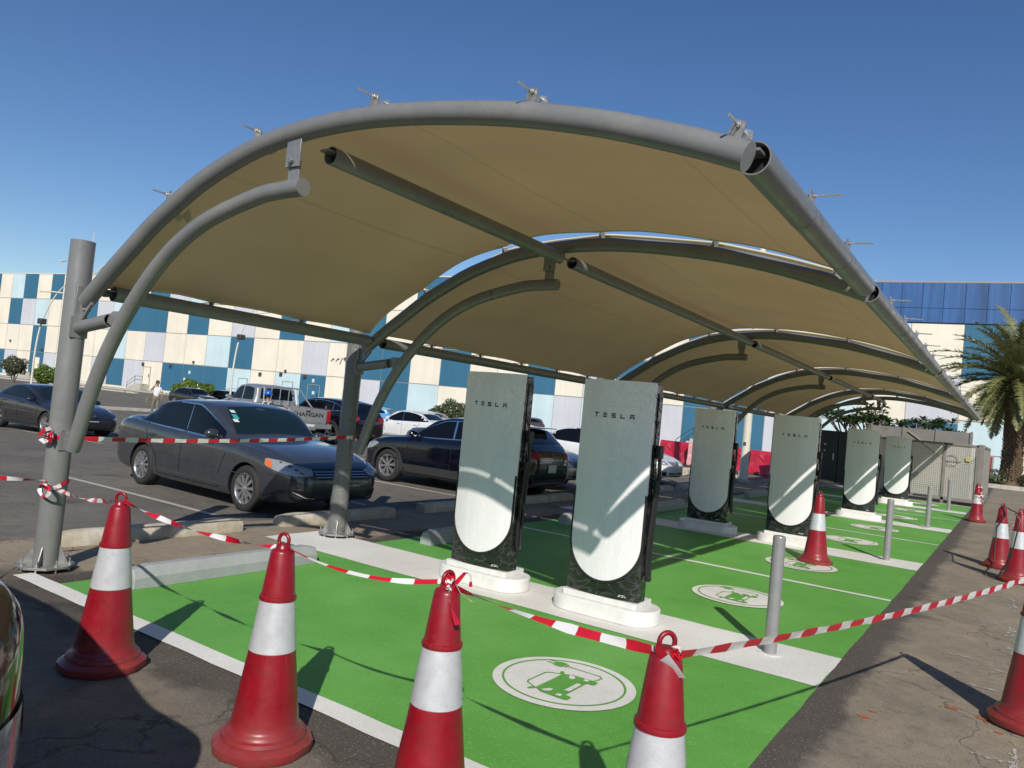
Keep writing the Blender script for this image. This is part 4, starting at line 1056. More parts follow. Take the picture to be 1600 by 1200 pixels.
SED=dict(wb=2.8,R=.325,
 zc=[(-1.10,1.02),(-.95,1.085),(-.62,1.115),(-.38,1.14),(-.02,1.295),(.36,1.43),(.85,1.487),(1.25,1.495),(1.6,1.45),(1.95,1.28),(2.32,1.035),(2.45,1.0),(2.95,.94),(3.35,.85),(3.62,.74),(3.80,.64)],
 zs=[(-1.10,.95),(-.6,1.02),(0,1.0),(1.2,.955),(2.3,.93),(3.0,.86),(3.5,.74),(3.80,.62)],
 zb=[(-1.10,.34),(-.7,.24),(0,.19),(2.8,.18),(3.4,.2),(3.80,.26)],
 w=[(-1.10,.74),(-.98,.83),(-.7,.885),(0,.91),(1.4,.915),(2.8,.91),(3.3,.875),(3.6,.79),(3.74,.69),(3.80,.60)])
def shift_spec(sp,**k):
    d={a:(list(b) if isinstance(b,list) else b) for a,b in sp.items()}; d.update(k); return d
def car_sedan(name,label,paint,loc,rz,s,front='passat',mirror=None,style='multi',detail=True,group=None,sp=None,glassf='glass_green',rim='rim',back=True):
    sp=sp or SED; r=empty(name,loc,rz,label,'car',group,s)
    o,bvh=make_body(sp,'body',paint,r)
    W=max(p[1] for p in sp['w'])
    win=sp.get('win',[(2.15,.965),(1.45,1.37),(1.05,1.415),(.52,1.405),(.10,1.30),(-.36,1.09),(-.32,1.03),(.8,.975)])
    pil=sp.get('pil',[(1.13,.03),(.02,.018)])
    for sd,D in ((-1,(0,1,0)),(1,(0,-1,0))):
        # decal frame: s axis = z x D ; for D=+y s=-x ; for D=-y s=+x
        fx=(lambda P:[(-p[0],p[1]) for p in P]) if sd<0 else (lambda P:list(P))
        full=smooth_poly(win,4)
        decal(bvh,fx(full),D,'window_trim',M['chrome'] if sp.get('chrome',True) else M['black_trim'],r,.003,.09)
        cx=sum(p[0] for p in win)/len(win); cz=sum(p[1] for p in win)/len(win)
        inn=[(cx+(p[0]-cx)*.98,cz+(p[1]-cz)*.905) for p in full]
        xs=sorted([min(p[0] for p in inn)]+[p[0] for p in pil]+[max(p[0] for p in inn)])
        cuts=[min(p[0] for p in inn)-.1]+sorted(p[0] for p in pil)+[max(p[0] for p in inn)+.1]
        gaps=dict(pil)
        for a,b in zip(cuts[:-1],cuts[1:]):
            a2=a+gaps.get(a,0)*.5; b2=b-gaps.get(b,0)*.5
            P=clip(inn,a2,b2)
            if len(P)>2: decal(bvh,fx(P),D,'window',M['glass'],r,.007,.09)
        seams=[]
        for xl in sp.get('doors',[[(1.13,1.0),(1.12,.6),(1.13,.27)],[(2.20,.95),(2.28,.75),(2.18,.5),(2.16,.27)],[(.02,1.03),(.10,.8),(.42,.52),(.5,.27)]]): seams+=strip(xl,.015)
        seams+=strip([(2.2,.265),(.5,.265)],.012)
        decal(bvh,[fx(q) for q in seams],D,'door_seam',M['black_trim'],r,.004,.12)
        decal(bvh,[fx(q) for q in strip([(2.85,.52),(1.6,.55),(.45,.58)],.012)],D,'crease',paint,r,.006,.1)
        for hx in (1.32,.26):
            mb=MB(); y=sd*W*1.0; mb.tube([(hx-.09,y-sd*.02,.845),(hx-.07,y+sd*.022,.85),(hx+.07,y+sd*.022,.848),(hx+.09,y-sd*.02,.843)],.015,8); mb.build('door_handle',paint,r)
        if sp.get('clad'):
            for wx in (0,sp['wb']):
                R0,R1=sp['R']+.04,sp['R']+.115; P=[]
                seg=[]
                for k in range(16):
                    a0=PI*k/16-.12*(k==0);a1=PI*(k+1)/16+.12*(k==15)
                    seg.append([(wx+R0*math.cos(a0),sp['R']+R0*math.sin(a0)),(wx+R1*math.cos(a0),sp['R']+R1*math.sin(a0)),(wx+R1*math.cos(a1),sp['R']+R1*math.sin(a1)),(wx+R0*math.cos(a1),sp['R']+R0*math.sin(a1))])
                decal(bvh,[fx(q) for q in seg],D,'arch_cladding',M['clad'],r,.008,.2)
            decal(bvh,fx([(.40,.44),(2.25,.44),(2.25,.2),(.40,.2)]),D,'sill_cladding',M['clad'],r,.008,.15)
    ws=sp.get('ws',[(-.71,1.04),(0,1.075),(.71,1.04),(.62,1.33),(.55,1.405),(0,1.44),(-.55,1.405),(-.62,1.33)])
    decal(bvh,ws,(-1,0,0),'windscreen',M[glassf],r,.006,.09)
    if front=='passat' and name=='parked_sedan':
        for (y,z,c,w_,h_) in ((.545,1.345,'sign_white',.035,.018),(.565,1.275,'sticker_teal',.04,.03),(.60,1.22,'sign_white',.04,.02)):
            if c not in M: M[c]=mat('teal_sticker',(.03,.35,.30),.5)
            decal(bvh,[(y-w_,z-h_),(y+w_,z-h_),(y+w_,z+h_),(y-w_,z+h_)],(-1,0,0),'windscreen_sticker',M[c],r,.010,.05)
    rw=sp.get('rw',[(-.62,1.14),(.62,1.14),(.52,1.375),(0,1.40),(-.52,1.375)])
    decal(bvh,rw,(1,0,0),'rear_window',M['glass'],r,.006,.09)
    prims(r,sp,paint,mirror or (2.02,W-.06,1.02))
    F=sp['zc'][-1][0]; Bk=sp['zc'][0][0]
    if detail:
        front_fn[front](bvh,r,sp,F,paint)
    if back: rear_fn(bvh,r,sp,Bk,paint)
    add_wheels(sp,r,style,rim)
    return r
def clip(P,a,b):
    def cl(P,x,keep):
        out=[]
        for i in range(len(P)):
            p,q=P[i],P[(i+1)%len(P)]; ip=keep(p[0]);iq=keep(q[0])
            if ip: out.append(p)
            if ip!=iq: t=(x-p[0])/(q[0]-p[0]); out.append((x,p[1]+t*(q[1]-p[1])))
        return out
    P=cl(P,a,lambda v:v>=a); return cl(P,b,lambda v:v<=b) if P else []
# front details; decal frame for D=(-1,0,0): s axis = z x D = (0,-1,0) -> s=-y
def front_passat(bvh,r,sp,F,paint):
    D=(-1,0,0)
    decal(bvh,rnd([(-.50,.70),(.50,.70),(.47,.60),(.40,.565),(-.40,.565),(-.47,.60)]),D,'grille',M['black_trim'],r,.004,.06)
    bars=[]
    for z in (.595,.63,.665): bars+=strip([(-.46,z),(.46,z)],.010)
    decal(bvh,bars,D,'grille_bar',M['chrome'],r,.010,.06)
    mb=MB(); n=24; x=F+.012
    mb.lathe([(.052,0),(.052,.012),(.062,.012),(.062,0)],n,(x,0,.632),0,'x')
    for a,b in (((-.030,.03),(-.008,-.03)),((-.008,-.03),(0,-.005)),((0,-.005),(.008,-.03)),((.008,-.03),(.030,.03))):
        mb.tube([(x+.01,a[0],.632+a[1]),(x+.01,b[0],.632+b[1])],.005,6)
    mb.build('badge',M['chrome'],r)
    decal(bvh,rnd([(-.36,.40),(.36,.40),(.33,.32),(-.33,.32)]),D,'lower_grille',M['black_trim'],r,.004,.06)
    for s in (-1,1):
        q=[(s*.46,.40),(s*.74,.42),(s*.72,.36),(s*.60,.31),(s*.46,.30)]
        decal(bvh,rnd(q),D,'fog_lamp_recess',M['black_trim'],r,.004,.05)
        decal(bvh,strip([(s*.46,.31),(s*.60,.32),(s*.74,.39)],.012),D,'fog_lamp_trim',M['chrome'],r,.009,.05)
        Dd=Vector((-.80,s*-.60,0)).normalized(); Sx=Vector((0,0,1)).cross(Dd).normalized()
        def pr(P): return [(Vector((x_,s*y_,0)).dot(Sx),z_) for x_,y_,z_ in P]
        L_=[(3.74,.50,.69),(3.62,.70,.745),(3.42,.84,.79),(3.20,.89,.80),(3.22,.90,.70),(3.45,.85,.64),(3.66,.68,.60),(3.76,.50,.615)]
        decal(bvh,rnd(pr(L_),3,.3),Dd,'headlight',M['lamp'],r,.008,.04)
        decal(bvh,rnd(pr([(3.20,.89,.79),(3.33,.875,.775),(3.36,.87,.67),(3.24,.895,.70)]),3,.3),Dd,'indicator',M['amber'],r,.013,.04)
    plate(r,F-.005,-.02,.45,1,.30,.13)
def front_wide(bvh,r,sp,F,paint):
    D=(-1,0,0); 
    decal(bvh,rnd([(-.62,.56),(.62,.56),(.72,.45),(.55,.28),(-.55,.28),(-.72,.45)]),D,'grille',M['black_trim'],r,.004,.06)
    bars=[]
    for z in (.34,.39,.44,.49): bars+=strip([(-.55,z),(.55,z)],.007)
    decal(bvh,bars,D,'grille_bar',M['rim_dark'],r,.009,.06)
    decal(bvh,strip([(-.78,.615),(-.4,.635),(0,.64),(.4,.635),(.78,.615)],.014),D,'light_bar',M['chrome'],r,.008,.05)
    mb=MB(); mb.lathe([(.03,0),(.03,.01),(.045,.01),(.045,0)],20,(F+.0,0,.67),0,'x'); mb.build('badge',M['chrome'],r)
    for s in (-1,1): decal(bvh,rnd([(s*.60,.60),(s*.83,.60),(s*.82,.53),(s*.64,.55)]),D,'headlight',M['lamp'],r,.009,.04)
    plate(r,F-.01,0.,.44,1,.32,.15)
def front_small(bvh,r,sp,F,paint):
    D=(-1,0,0)
    bars=[]
    for z,w in ((.60,.28),(.635,.33),(.67,.38)): bars+=strip([(-w,z+.02),(-.05,z),(.05,z),(w,z+.02)],.022)
    decal(bvh,bars,D,'grille',M['black_trim'],r,.005,.06)
    decal(bvh,strip([(-.36,.72),(0,.70),(.36,.72)],.010),D,'grille_trim',M['chrome'],r,.010,.06)
    mb=MB(); mb.lathe([(.03,0),(.03,.012),(.045,.012),(.045,0)],20,(F+.005,0,.66),0,'x'); mb.build('badge',M['chrome'],r)
    decal(bvh,rnd([(-.48,.40),(.48,.40),(.56,.30),(.46,.26),(-.46,.26),(-.56,.30)]),D,'lower_grille',M['black_trim'],r,.005,.06)
    for s in (-1,1):
        decal(bvh,rnd([(s*.62,.42),(s*.74,.43),(s*.73,.31),(s*.62,.30)]),D,'fog_lamp_recess',M['black_trim'],r,.005,.05)
        Dd=Vector((-.80,s*-.60,0)).normalized(); Sx=Vector((0,0,1)).cross(Dd).normalized()
        def pr(P): return [(Vector((x_-3.80+F,s*y_,0)).dot(Sx),z_) for x_,y_,z_ in P]
        decal(bvh,rnd(pr([(3.74,.52,.69),(3.58,.72,.77),(3.35,.85,.83),(3.20,.88,.80),(3.40,.86,.68),(3.66,.68,.61),(3.76,.52,.62)]),3,.3),Dd,'headlight',M['lamp'],r,.008,.05)
    plate(r,F-.0,0,.46,1,.30,.15)
front_fn=dict(passat=front_passat,wide=front_wide,small=front_small)
def rear_fn(bvh,r,sp,Bk,paint):
    # D=(1,0,0): s axis = z x D = (0,1,0)
    D=(1,0,0); zt=sp.get('tail',.86)
    for s in (-1,1):
        decal(bvh,rnd([(s*.42,zt+.07),(s*.80,zt+.09),(s*.82,zt-.06),(s*.46,zt-.05)]),D,'tail_light',M['red_lamp'],r,.007,.06)
        decal(bvh,rnd([(s*.52,.36),(s*.72,.37),(s*.72,.345),(s*.52,.34)]),D,'rear_reflector',M['red_lamp'],r,.007,.06)
    decal(bvh,strip([(-.42,zt-.07),(.42,zt-.07)],.012),D,'tailgate_trim',M['chrome'],r,.008,.06)
    mb=MB(); mb.lathe([(.03,0),(.03,.012),(.042,.012),(.042,0)],20,(Bk-.03,0,zt+.04),0,'x'); mb.build('badge',M['chrome'],r)
    plate(r,Bk-.012,0,sp.get('rplate',.62),-1,.30,.15)
    decal(bvh,rnd([(-.6,.36),(.6,.36),(.55,.27),(-.55,.27)]),D,'diffuser',M['black_trim'],r,.005,.08)

paint_grey=car_paint('dark_blue_grey_paint',(.048,.052,.062),.24,.35,.14)
paint_black=car_paint('black_blue_paint',(.004,.005,.011),.12,.2,.06)
paint_char=car_paint('charcoal_paint',(.022,.023,.030),.2,.35,.15)
paint_white=car_paint('white_car_paint',(.68,.68,.67),.3,0,.2)
paint_silver=car_paint('silver_paint',(.33,.33,.32),.35,.5,.3)
paint_bronze=car_paint('bronze_paint',(.06,.042,.034),.1,.6,.08)
paint_blue=car_paint('light_blue_paint',(.08,.28,.55),.3,.1,.1)
paint_mid=car_paint('mid_grey_paint',(.075,.078,.085),.28,.4,.2)
CS=.94
passat=car_sedan('parked_sedan','dark blue-grey sedan parked nose-in behind the second column, ten-spoke wheels and amber indicator',paint_grey,(-3.93,4.30,-.01),math.radians(-2.2),CS,'passat')
FST=shift_spec(SED,wb=2.72,R=.33,chrome=False,
 zc=[(-1.05,.98),(-.9,1.04),(-.6,1.08),(-.3,1.15),(.1,1.28),(.55,1.385),(1.0,1.415),(1.35,1.40),(1.75,1.28),(2.15,1.08),(2.45,.96),(2.9,.88),(3.25,.78),(3.5,.67),(3.62,.60)],
 zs=[(-1.05,.94),(-.5,.98),(0,.96),(1.2,.92),(2.2,.88),(2.9,.80),(3.3,.70),(3.62,.58)],
 zb=[(-1.05,.34),(-.7,.24),(0,.19),(2.7,.17),(3.3,.19),(3.62,.25)],
 w=[(-1.05,.72),(-.92,.82),(-.6,.88),(0,.905),(1.4,.905),(2.7,.905),(3.15,.88),(3.42,.80),(3.56,.70),(3.62,.62)],
 win=[(2.0,.95),(1.5,1.22),(1.15,1.315),(.7,1.325),(.2,1.23),(-.25,1.09),(-.2,1.03),(.8,.975)],pil=[(1.05,.05),(.12,.02)],
 ws=[(-.70,1.0),(0,1.03),(.70,1.0),(.60,1.28),(.54,1.33),(0,1.365),(-.54,1.33),(-.60,1.28)],rw=[(-.6,1.14),(.6,1.14),(.52,1.33),(0,1.35),(-.52,1.33)],tail=.84)
car_sedan('parked_sedan','charcoal fastback sedan at the far left, partly hidden by the nearest column',paint_char,(-17.0,7.50,gz(-16.4)),math.radians(2),CS,'wide',(1.98,.84,.98),'five',sp=FST)
CX=shift_spec(SED,wb=2.65,R=.345,chrome=True,clad=True,rail=.88,tumble=.18,
 zc=[(-.88,1.02),(-.80,1.10),(-.55,1.30),(-.35,1.44),(.0,1.515),(.6,1.545),(1.1,1.53),(1.5,1.45),(1.85,1.27),(2.15,1.10),(2.4,1.035),(2.8,.985),(3.15,.90),(3.38,.80),(3.52,.68)],
 zs=[(-.88,1.0),(-.5,1.04),(0,1.03),(1.2,1.0),(2.1,.98),(2.8,.92),(3.2,.82),(3.52,.66)],
 zb=[(-.88,.36),(-.6,.26),(0,.22),(2.6,.21),(3.2,.22),(3.52,.3)],
 w=[(-.88,.74),(-.78,.82),(-.5,.88),(0,.90),(1.4,.90),(2.6,.90),(3.0,.88),(3.3,.80),(3.45,.70),(3.52,.60)],
 win=[(2.02,1.04),(1.4,1.37),(1.05,1.44),(.5,1.445),(.0,1.38),(-.32,1.24),(-.28,1.14),(.8,1.06)],pil=[(.98,.05),(.05,.03)],
 ws=[(-.70,1.09),(0,1.13),(.70,1.09),(.62,1.37),(.56,1.44),(0,1.485),(-.56,1.44),(-.62,1.37)],rw=[(-.62,1.16),(.62,1.16),(.53,1.40),(0,1.42),(-.53,1.40)],
 doors=[[(.98,1.05),(.96,.6),(.98,.45)],[(2.05,1.0),(2.12,.8),(2.10,.45)],[(.05,1.06),(.10,.85),(.42,.5)]],tail=.92,rplate=.68)
cx=car_sedan('parked_crossover','black-blue crossover with black wheel arch cladding, parked tail-in behind the nearest charging post',paint_black,(-.93,9.13,-.0),math.radians(181),CS,'small',(1.95,.83,1.08),'eight',sp=CX,rim='rim')
sp_=MB(); sp_.box(-.60,-.32,-.56,.56,1.455,1.475); sp_.build('roof_spoiler',paint_black,cx,bevel=.01)
car_sedan('parked_sedan','white sedan parked nose-in, its tail left and its nose right of the largest charging post',paint_white,(-4.3,17.0,0),math.radians(0),CS,'small',None,'multi',sp=shift_spec(SED,chrome=False),glassf='glass')
car_sedan('parked_sedan','grey sedan nose with a clear headlight showing behind the black crossover',paint_mid,(-4.55,11.85,0),0,CS,'small',None,'five',sp=shift_spec(SED,chrome=False),glassf='glass')
car_sedan('parked_sedan','white sedan side-on with dark rear glass, beyond the bonnet of the black crossover',paint_white,(-14.8,23.2,gz(-15)),math.radians(180),CS,'wide',None,'multi',sp=shift_spec(SED,chrome=True),glassf='glass')
car_sedan('parked_crossover','black sport utility car seen between the second column and its support arch',paint_black,(-12.9,16.35,gz(-12.8)),math.radians(180),1.06,'small',(1.95,.83,1.08),'five',sp=CX)
car_sedan('parked_hatchback','light blue hatchback behind the white sedan, only its roof and rear showing',paint_blue,(-25.6,31.4,gz(-25)),math.radians(205),CS,'small',(1.95,.83,1.08),'five',sp=shift_spec(CX,clad=False))
car_sedan('parked_crossover','dark grey car far off above the roof of the black crossover, rear three-quarter view',paint_mid,(-27.4,51.6,gz(-26)),math.radians(150),1.05,'small',(1.95,.83,1.08),'five',sp=CX)
car_sedan('parked_sedan','dark sedan beyond the grey sedan, right beside the large round bush',paint_char,(-47.5,31.8,gz(-40)),math.radians(0),CS,'small',None,'five',sp=shift_spec(SED,chrome=False),glassf='glass')
car_sedan('parked_sedan','black car roof further behind, just left of the pickup cab',paint_black,(-50.5,37.0,gz(-40)),math.radians(0),CS,'small',None,'five',sp=shift_spec(SED,chrome=False),glassf='glass')
car_sedan('parked_sedan','white car far behind the black crossover, only its roof line showing',paint_white,(-24.8,36.0,gz(-24)),math.radians(180),CS,'small',None,'five',sp=shift_spec(SED,chrome=False),glassf='glass')
SUV=shift_spec(CX,clad=False,er=.22,
 tumble=.12,
 zc=[(-.88,1.02),(-.80,1.10),(-.55,1.32),(-.35,1.44),(.0,1.50),(.6,1.54),(1.1,1.54),(1.73,1.50),(2.2,1.42),(2.64,1.31),(3.0,1.22),(3.2,1.18),(3.38,1.14),(3.52,1.06)],
 zs=[(-.88,1.0),(-.5,1.04),(0,1.03),(1.2,1.04),(2.1,1.05),(2.8,1.07),(3.2,1.07),(3.52,1.0)],
 w=[(-.88,.74),(-.78,.82),(-.5,.88),(0,.90),(1.4,.90),(2.6,.90),(3.0,.90),(3.3,.885),(3.45,.84),(3.52,.78)])
car_sedan('parked_suv','glossy dark bronze vehicle corner cut off by the left edge in the foreground',paint_bronze,(5.06-3.52,-2.835,0),0,1.0,'passat',(1.95,.83,1.08),'five',sp=SUV)

# ---- pickup
PK=shift_spec(SED,wb=3.15,R=.38,chrome=False,rail=.88,tumble=.17,er=.14,
 zc=[(1.02,1.50),(1.12,1.74),(1.3,1.80),(1.9,1.83),(2.3,1.80),(2.6,1.66),(2.95,1.36),(3.15,1.23),(3.6,1.18),(3.9,1.10),(4.08,.98)],
 zs=[(1.02,1.18),(2.0,1.16),(3.0,1.14),(3.6,1.08),(4.08,.95)],
 zb=[(1.02,.45),(2.0,.40),(3.5,.42),(4.08,.5)],
 w=[(1.02,.90),(1.15,.92),(2.5,.93),(3.4,.93),(3.8,.90),(4.0,.82),(4.08,.74)],
 win=[(2.92,1.20),(2.5,1.58),(2.25,1.68),(1.75,1.70),(1.28,1.66),(1.18,1.22)],pil=[(2.02,.09)],
 ws=[(-.72,1.28),(0,1.31),(.72,1.28),(.64,1.66),(.58,1.72),(0,1.75),(-.58,1.72),(-.64,1.66)],rw=[(-.66,1.28),(.66,1.28),(.6,1.66),(0,1.70),(-.6,1.66)],doors=[[(2.02,1.2),(2.02,.5)],[(2.98,1.1),(3.0,.55)],[(1.2,1.2),(1.22,.5)]])
def text_mesh(txt,size,ext=.004):
    cu=bpy.data.curves.new('t','FONT'); cu.body=txt; cu.size=size; cu.extrude=ext; cu.align_x='CENTER'; cu.align_y='CENTER'; cu.offset=.002
    ob=bpy.data.objects.new('t',cu); COL.objects.link(ob); bpy.context.view_layer.update(); dg=bpy.context.evaluated_depsgraph_get()
    me=bpy.data.meshes.new_from_object(ob.evaluated_get(dg)); bpy.data.objects.remove(ob); return me
pk=empty('pickup_truck',(-13.35,13.95,gz(-12.7)+.17),math.radians(170),'silver double-cab pickup truck seen from behind, tailgate lettering and roll bar over its bed','pickup truck',None,CS)
pk_local_rear=-1.2
def pkp(name,mb,m,par=None,**k): return mb.build(name,m,par or pk,**k)
o,bvh=make_body(PK,'cab',paint_silver,pk)
for sd,D in ((-1,(0,1,0)),(1,(0,-1,0))):
    fx=(lambda P:[(-p[0],p[1]) for p in P]) if sd<0 else (lambda P:list(P))
    full=rnd(PK['win'],3,.2)
    for a,b in ((1.0,1.975),(2.065,3.0)): decal(bvh,fx(clip(full,a,b)),D,'window',M['glass'],pk,.006,.1)
    seams=[]
    for xl in PK['doors']: seams+=strip(xl,.010)
    decal(bvh,[fx(q) for q in seams],D,'door_seam',M['black_trim'],pk,.003,.15)
decal(bvh,PK['ws'],(-1,0,0),'windscreen',M['glass'],pk,.006,.1); decal(bvh,PK['rw'],(1,0,0),'rear_window',M['glass'],pk,.006,.1)
prims(pk,PK,paint_silver,(2.85,.88,1.25)); add_wheels(PK,pk,'five')
mb=MB()
for s in (-1,1):
    R=.43; P=[(-1.18,1.10),(-1.18,.50),(-.60,.50)]+[(R*math.cos(PI-a*PI/12)*1.0,.38+R*math.sin(PI-a*PI/12)) for a in range(1,12)]+[(.60,.50),(1.05,.46),(1.05,1.12)]
    mb.prism(P,s*.93,s*.86,'y')
mb.box(-1.14,1.04,-.86,.86,.62,.66); mb.box(.98,1.04,-.86,.86,.66,1.12)
pkp('bed',mb,paint_silver,bevel=.012)
for s in (-1,1):
    mb=MB(); mb.box(-1.15,1.03,s*.93-.045,s*.93+.02,1.105,1.14); pkp('bed_rail',mb,M['clad'],bevel=.006)
mb=MB(); mb.box(-1.25,-1.18,-.76,.76,.60,1.10); tg=pkp('tailgate',mb,paint_silver,bevel=.02)
mb=MB(); mb.box(-1.258,-1.252,-.60,.60,.66,.80); pkp('tailgate_recess',mb,paint_silver,tg,bevel=.004)
mb=MB(); mb.box(-1.265,-1.25,-.08,.08,.99,1.05); pkp('tailgate_handle',mb,M['clad'],tg,bevel=.005)
me=text_mesh('CHANGAN',.20); t=bpy.data.objects.new('lettering',me); COL.objects.link(t); t.parent=tg; me.materials.append(M['black_trim']); t.location=(-1.256,0,.895); t.rotation_euler=(PI/2,0,-PI/2); t.scale=(1.22,1,1)
for s in (-1,1):
    mb=MB(); mb.box(-1.24,-1.10,s*.93-.0-.165*(s>0),s*.93+.165*(s<0)+.0,.66,1.08); 
    mb.v=[(x,y*1.012,z) for x,y,z in mb.v]; pkp('tail_light',mb,M['red_lamp'],bevel=.03)
mb=MB(); mb.box(-1.36,-1.18,-.93,.93,.42,.60); mb.box(-1.37,-1.3,-.3,.3,.36,.46); pkp('rear_bumper',mb,paint_silver,bevel=.03)
mb=MB(); mb.box(-1.375,-1.365,-.22,.22,.49,.58); pkp('number_plate',mb,M['plate_white'])
mb=MB()
for s in (-1,1):
    mb.tube([Vector(p) for p in [(-.15,s*.80,1.12),(.35,s*.76,1.45),(.62,s*.72,1.70),(.78,s*.66,1.76)]],.028,10)
mb.tube([(.78,-.66,1.76),(.78,.66,1.76)],.03,10)
for y in (-.35,0.,.35): mb.tube([(.80,y,1.76),(.82,y,1.12)],.016,8)
mb.tube([(.66,-.7,1.14),(.8,-.66,1.74)],.02,8); mb.tube([(.66,.7,1.14),(.8,.66,1.74)],.02,8)
pkp('roll_bar',mb,M['zinc'])
mb=MB(); mb.box(-1.1,3.6,-.5,.5,.34,.44); mb.tube([(-.9,-.6,.42),(-.5,-.6,.36),(.2,-.6,.36)],.04,10); pkp('chassis',mb,M['black_trim'])
# ------------------------------------------------------------------ retail building
bld=empty('retail_building',(0,0,0),0,'long windowless shop building clad in cream, blue and grey rectangles under a deep blue parapet','building')
def quadF(mb,u0,u1,z0,z1,off,mi=0):
    mb.add([F(u0,off,z0),F(u1,off,z0),F(u1,off,z1),F(u0,off,z1)],[(0,1,2,3)],mi)
def boxF(mb,u0,u1,z0,z1,o0,o1,mi=0):
    vs=[F(u,o,z) for z in (z0,z1) for o in (o0,o1) for u in (u0,u1)]
    mb.add(vs,[(0,2,3,1),(4,5,7,6),(0,1,5,4),(2,6,7,3),(0,4,6,2),(1,3,7,5)],mi)
mb=MB(); boxF(mb,-190,60,-.6,15.12,-40,-.03); mb.build('wall',M['f_joint'],bld,smooth=False)
J=[-190,-180,-170,-160,-150,-142,-135,-128,-124,-120,-116.3,-113.3,-110.2,-106.9,-103.6,-100.8,-98.,-95.2,-92.6,-89.1,-85.8,-82.,-78.2,-74.3,-70.5,-66.4,-62.5,-58.5,-54.6,-50.8,-47.,-43.2,-39.4,-35.6,-32.,-28.8,-25.4,-22.3,-19.4,-16.2,-12.7,-9.65,-6.1,-2.6,1.2,4.6,8.0,11.65,15.4,19.,22.6,26.2,30.,34.,38.,44,52,60]
rows=['cbglcbgcbb'+'clbcb'+'ccccbc'+'bgl'+'ccg'+'cbcl'+'bcbcbccbccgbclbc'+'gcbglcbcgb',
      'bclgccblcc'+'bglcb'+'cbblll'+'bcb'+'ccg'.replace('ccg','cgc')+'bcl'+'bbcbcbbccbcbcbgl'+'bccblgcbcg',
      'cgbclbcbgg'+'ccbcc'+'ccclcg'+'ccl'+'bcc'+'gcb'+'bcbccbcgcgcbbgll'+'ccblgcbclb',
      'blcgcbglcc'+'bgcbl'+'bcgbgc'+'bbb'+'lcl'+'bcg'+'blccllgcbgbbgglb'+'gbcwbgclcb']
# explicit rows for the part the photo shows, keyed by joint index of -116.3
def rowcells(s,start,n): return s
base=J.index(-116.3)
vis={ 0:'cblcb'.replace('cblcb','c')+'' }
R1=list('clbcbccbcbcbbglccgcbclbcccbcbccccbcc')
idx={j:i for i,j in enumerate(J)}
def setrow(default,spec):
    out=[default[i%len(default)] for i in range(len(J)-1)]
    for u,s in spec:
        for k,ch in enumerate(s): 
            if ch!='.': out[idx[u]+k]=ch
    return out
r1=setrow('cbglcb',[(-120,'bclb'),(-106.9,'cbc'),(-98.,'bccb'),(-85.8,'cbglcgcbclb'),(-43.2,'cbcgbcclbgcb')])
r2=setrow('gcbclc',[(-120,'ccbglcc'),(-95.2,'bgl'),(-85.8,'bbcbcgcbcl'),(-47.,'bccbclcbcgcb'),(1.2,'clcbccgccb')])
r3=setrow('clbcgc',[(-120,'gcccbc'),(-98.,'ccclcgcclbccgcbbcbccbcgbc'),(-9.65,'bbg'),(1.2,'lbclc')])
r4=setrow('cbgclb',[(-120,'cbgcb'),(-98.,'bcgbgcbbblclbcgblccllglc'),(-12.7,'gbbglbgl')])
def cellcol(row,u0): return None
cm={'c':0,'b':1,'l':2,'g':3,'w':0}
lev=[(11.4,15.1),(7.47,11.36),(3.57,7.43),(-.08,3.53)]
mb=MB(); g=.022
for row,(z0,z1) in zip((r1,r2,r3,r4),lev):
    for i in range(len(J)-1):
        u0,u1=J[i],J[i+1]
        zz=[(z0,z1)]; ch=row[i]
        if u0>=1.2 and z1>11.7: continue
        if u0>=1.2 and row is r2: zz=[(z0,11.72)]
        # right end behind the palm has its own low bands
        if u0>=4.6 and z1<8: continue
        for a,b in zz: quadF(mb,u0+g,u1-g,a+g,b-g,0,cm[ch])
for (u0,u1,z0,z1,c) in [(4.6,8,3.57,7.43,'c'),(4.6,8,-.1,3.53,'l'),(8,11.65,4.0,7.43,'g'),(8,11.65,1.75,3.95,'b'),(8,11.65,-.1,1.7,'g'),(11.65,15.4,4.25,7.43,'c'),(11.65,15.4,1.75,4.2,'l'),(11.65,14.1,.1,1.7,'r'),(14.15,15.4,-.1,1.7,'l'),(15.4,19,4.0,6.6,'b'),(15.4,19,6.65,7.43,'c'),(15.4,19,-.1,3.95,'c'),(19,22.6,-.1,3.9,'g'),(19,22.6,3.95,7.43,'c'),(22.6,30,-.1,7.43,'c'),(30,60,-.1,7.43,'g')]:
    quadF(mb,u0+g,u1-g,z0+g,z1-g,0,4 if c=='r' else cm[c])
mb.build('wall_panel',[M['f_c'],M['f_b'],M['f_l'],M['f_g'],M['f_red']],bld,smooth=False,recalc=False)
mb=MB(); boxF(mb,-190,60,-.6,-.1,-.02,.03); mb.build('plinth',M['f_plinth'],bld,smooth=False)
mb=MB(); boxF(mb,1.2,60,11.76,14.95,-.02,.10,1)
u=1.25; 
while u<59: 
    boxF(mb,u+.02,u+1.45,12.93,14.93,.09,.13,0); boxF(mb,u+.02,u+1.45,11.78,12.89,.09,.13,0); u+=1.47
mb.build('parapet',[M['f_top'],M['f_jdark']],bld,smooth=False)
mb=MB(); boxF(mb,-190,1.2,15.1,15.2,-.3,.05); mb.build('roof_edge',M['f_plinth'],bld,smooth=False)
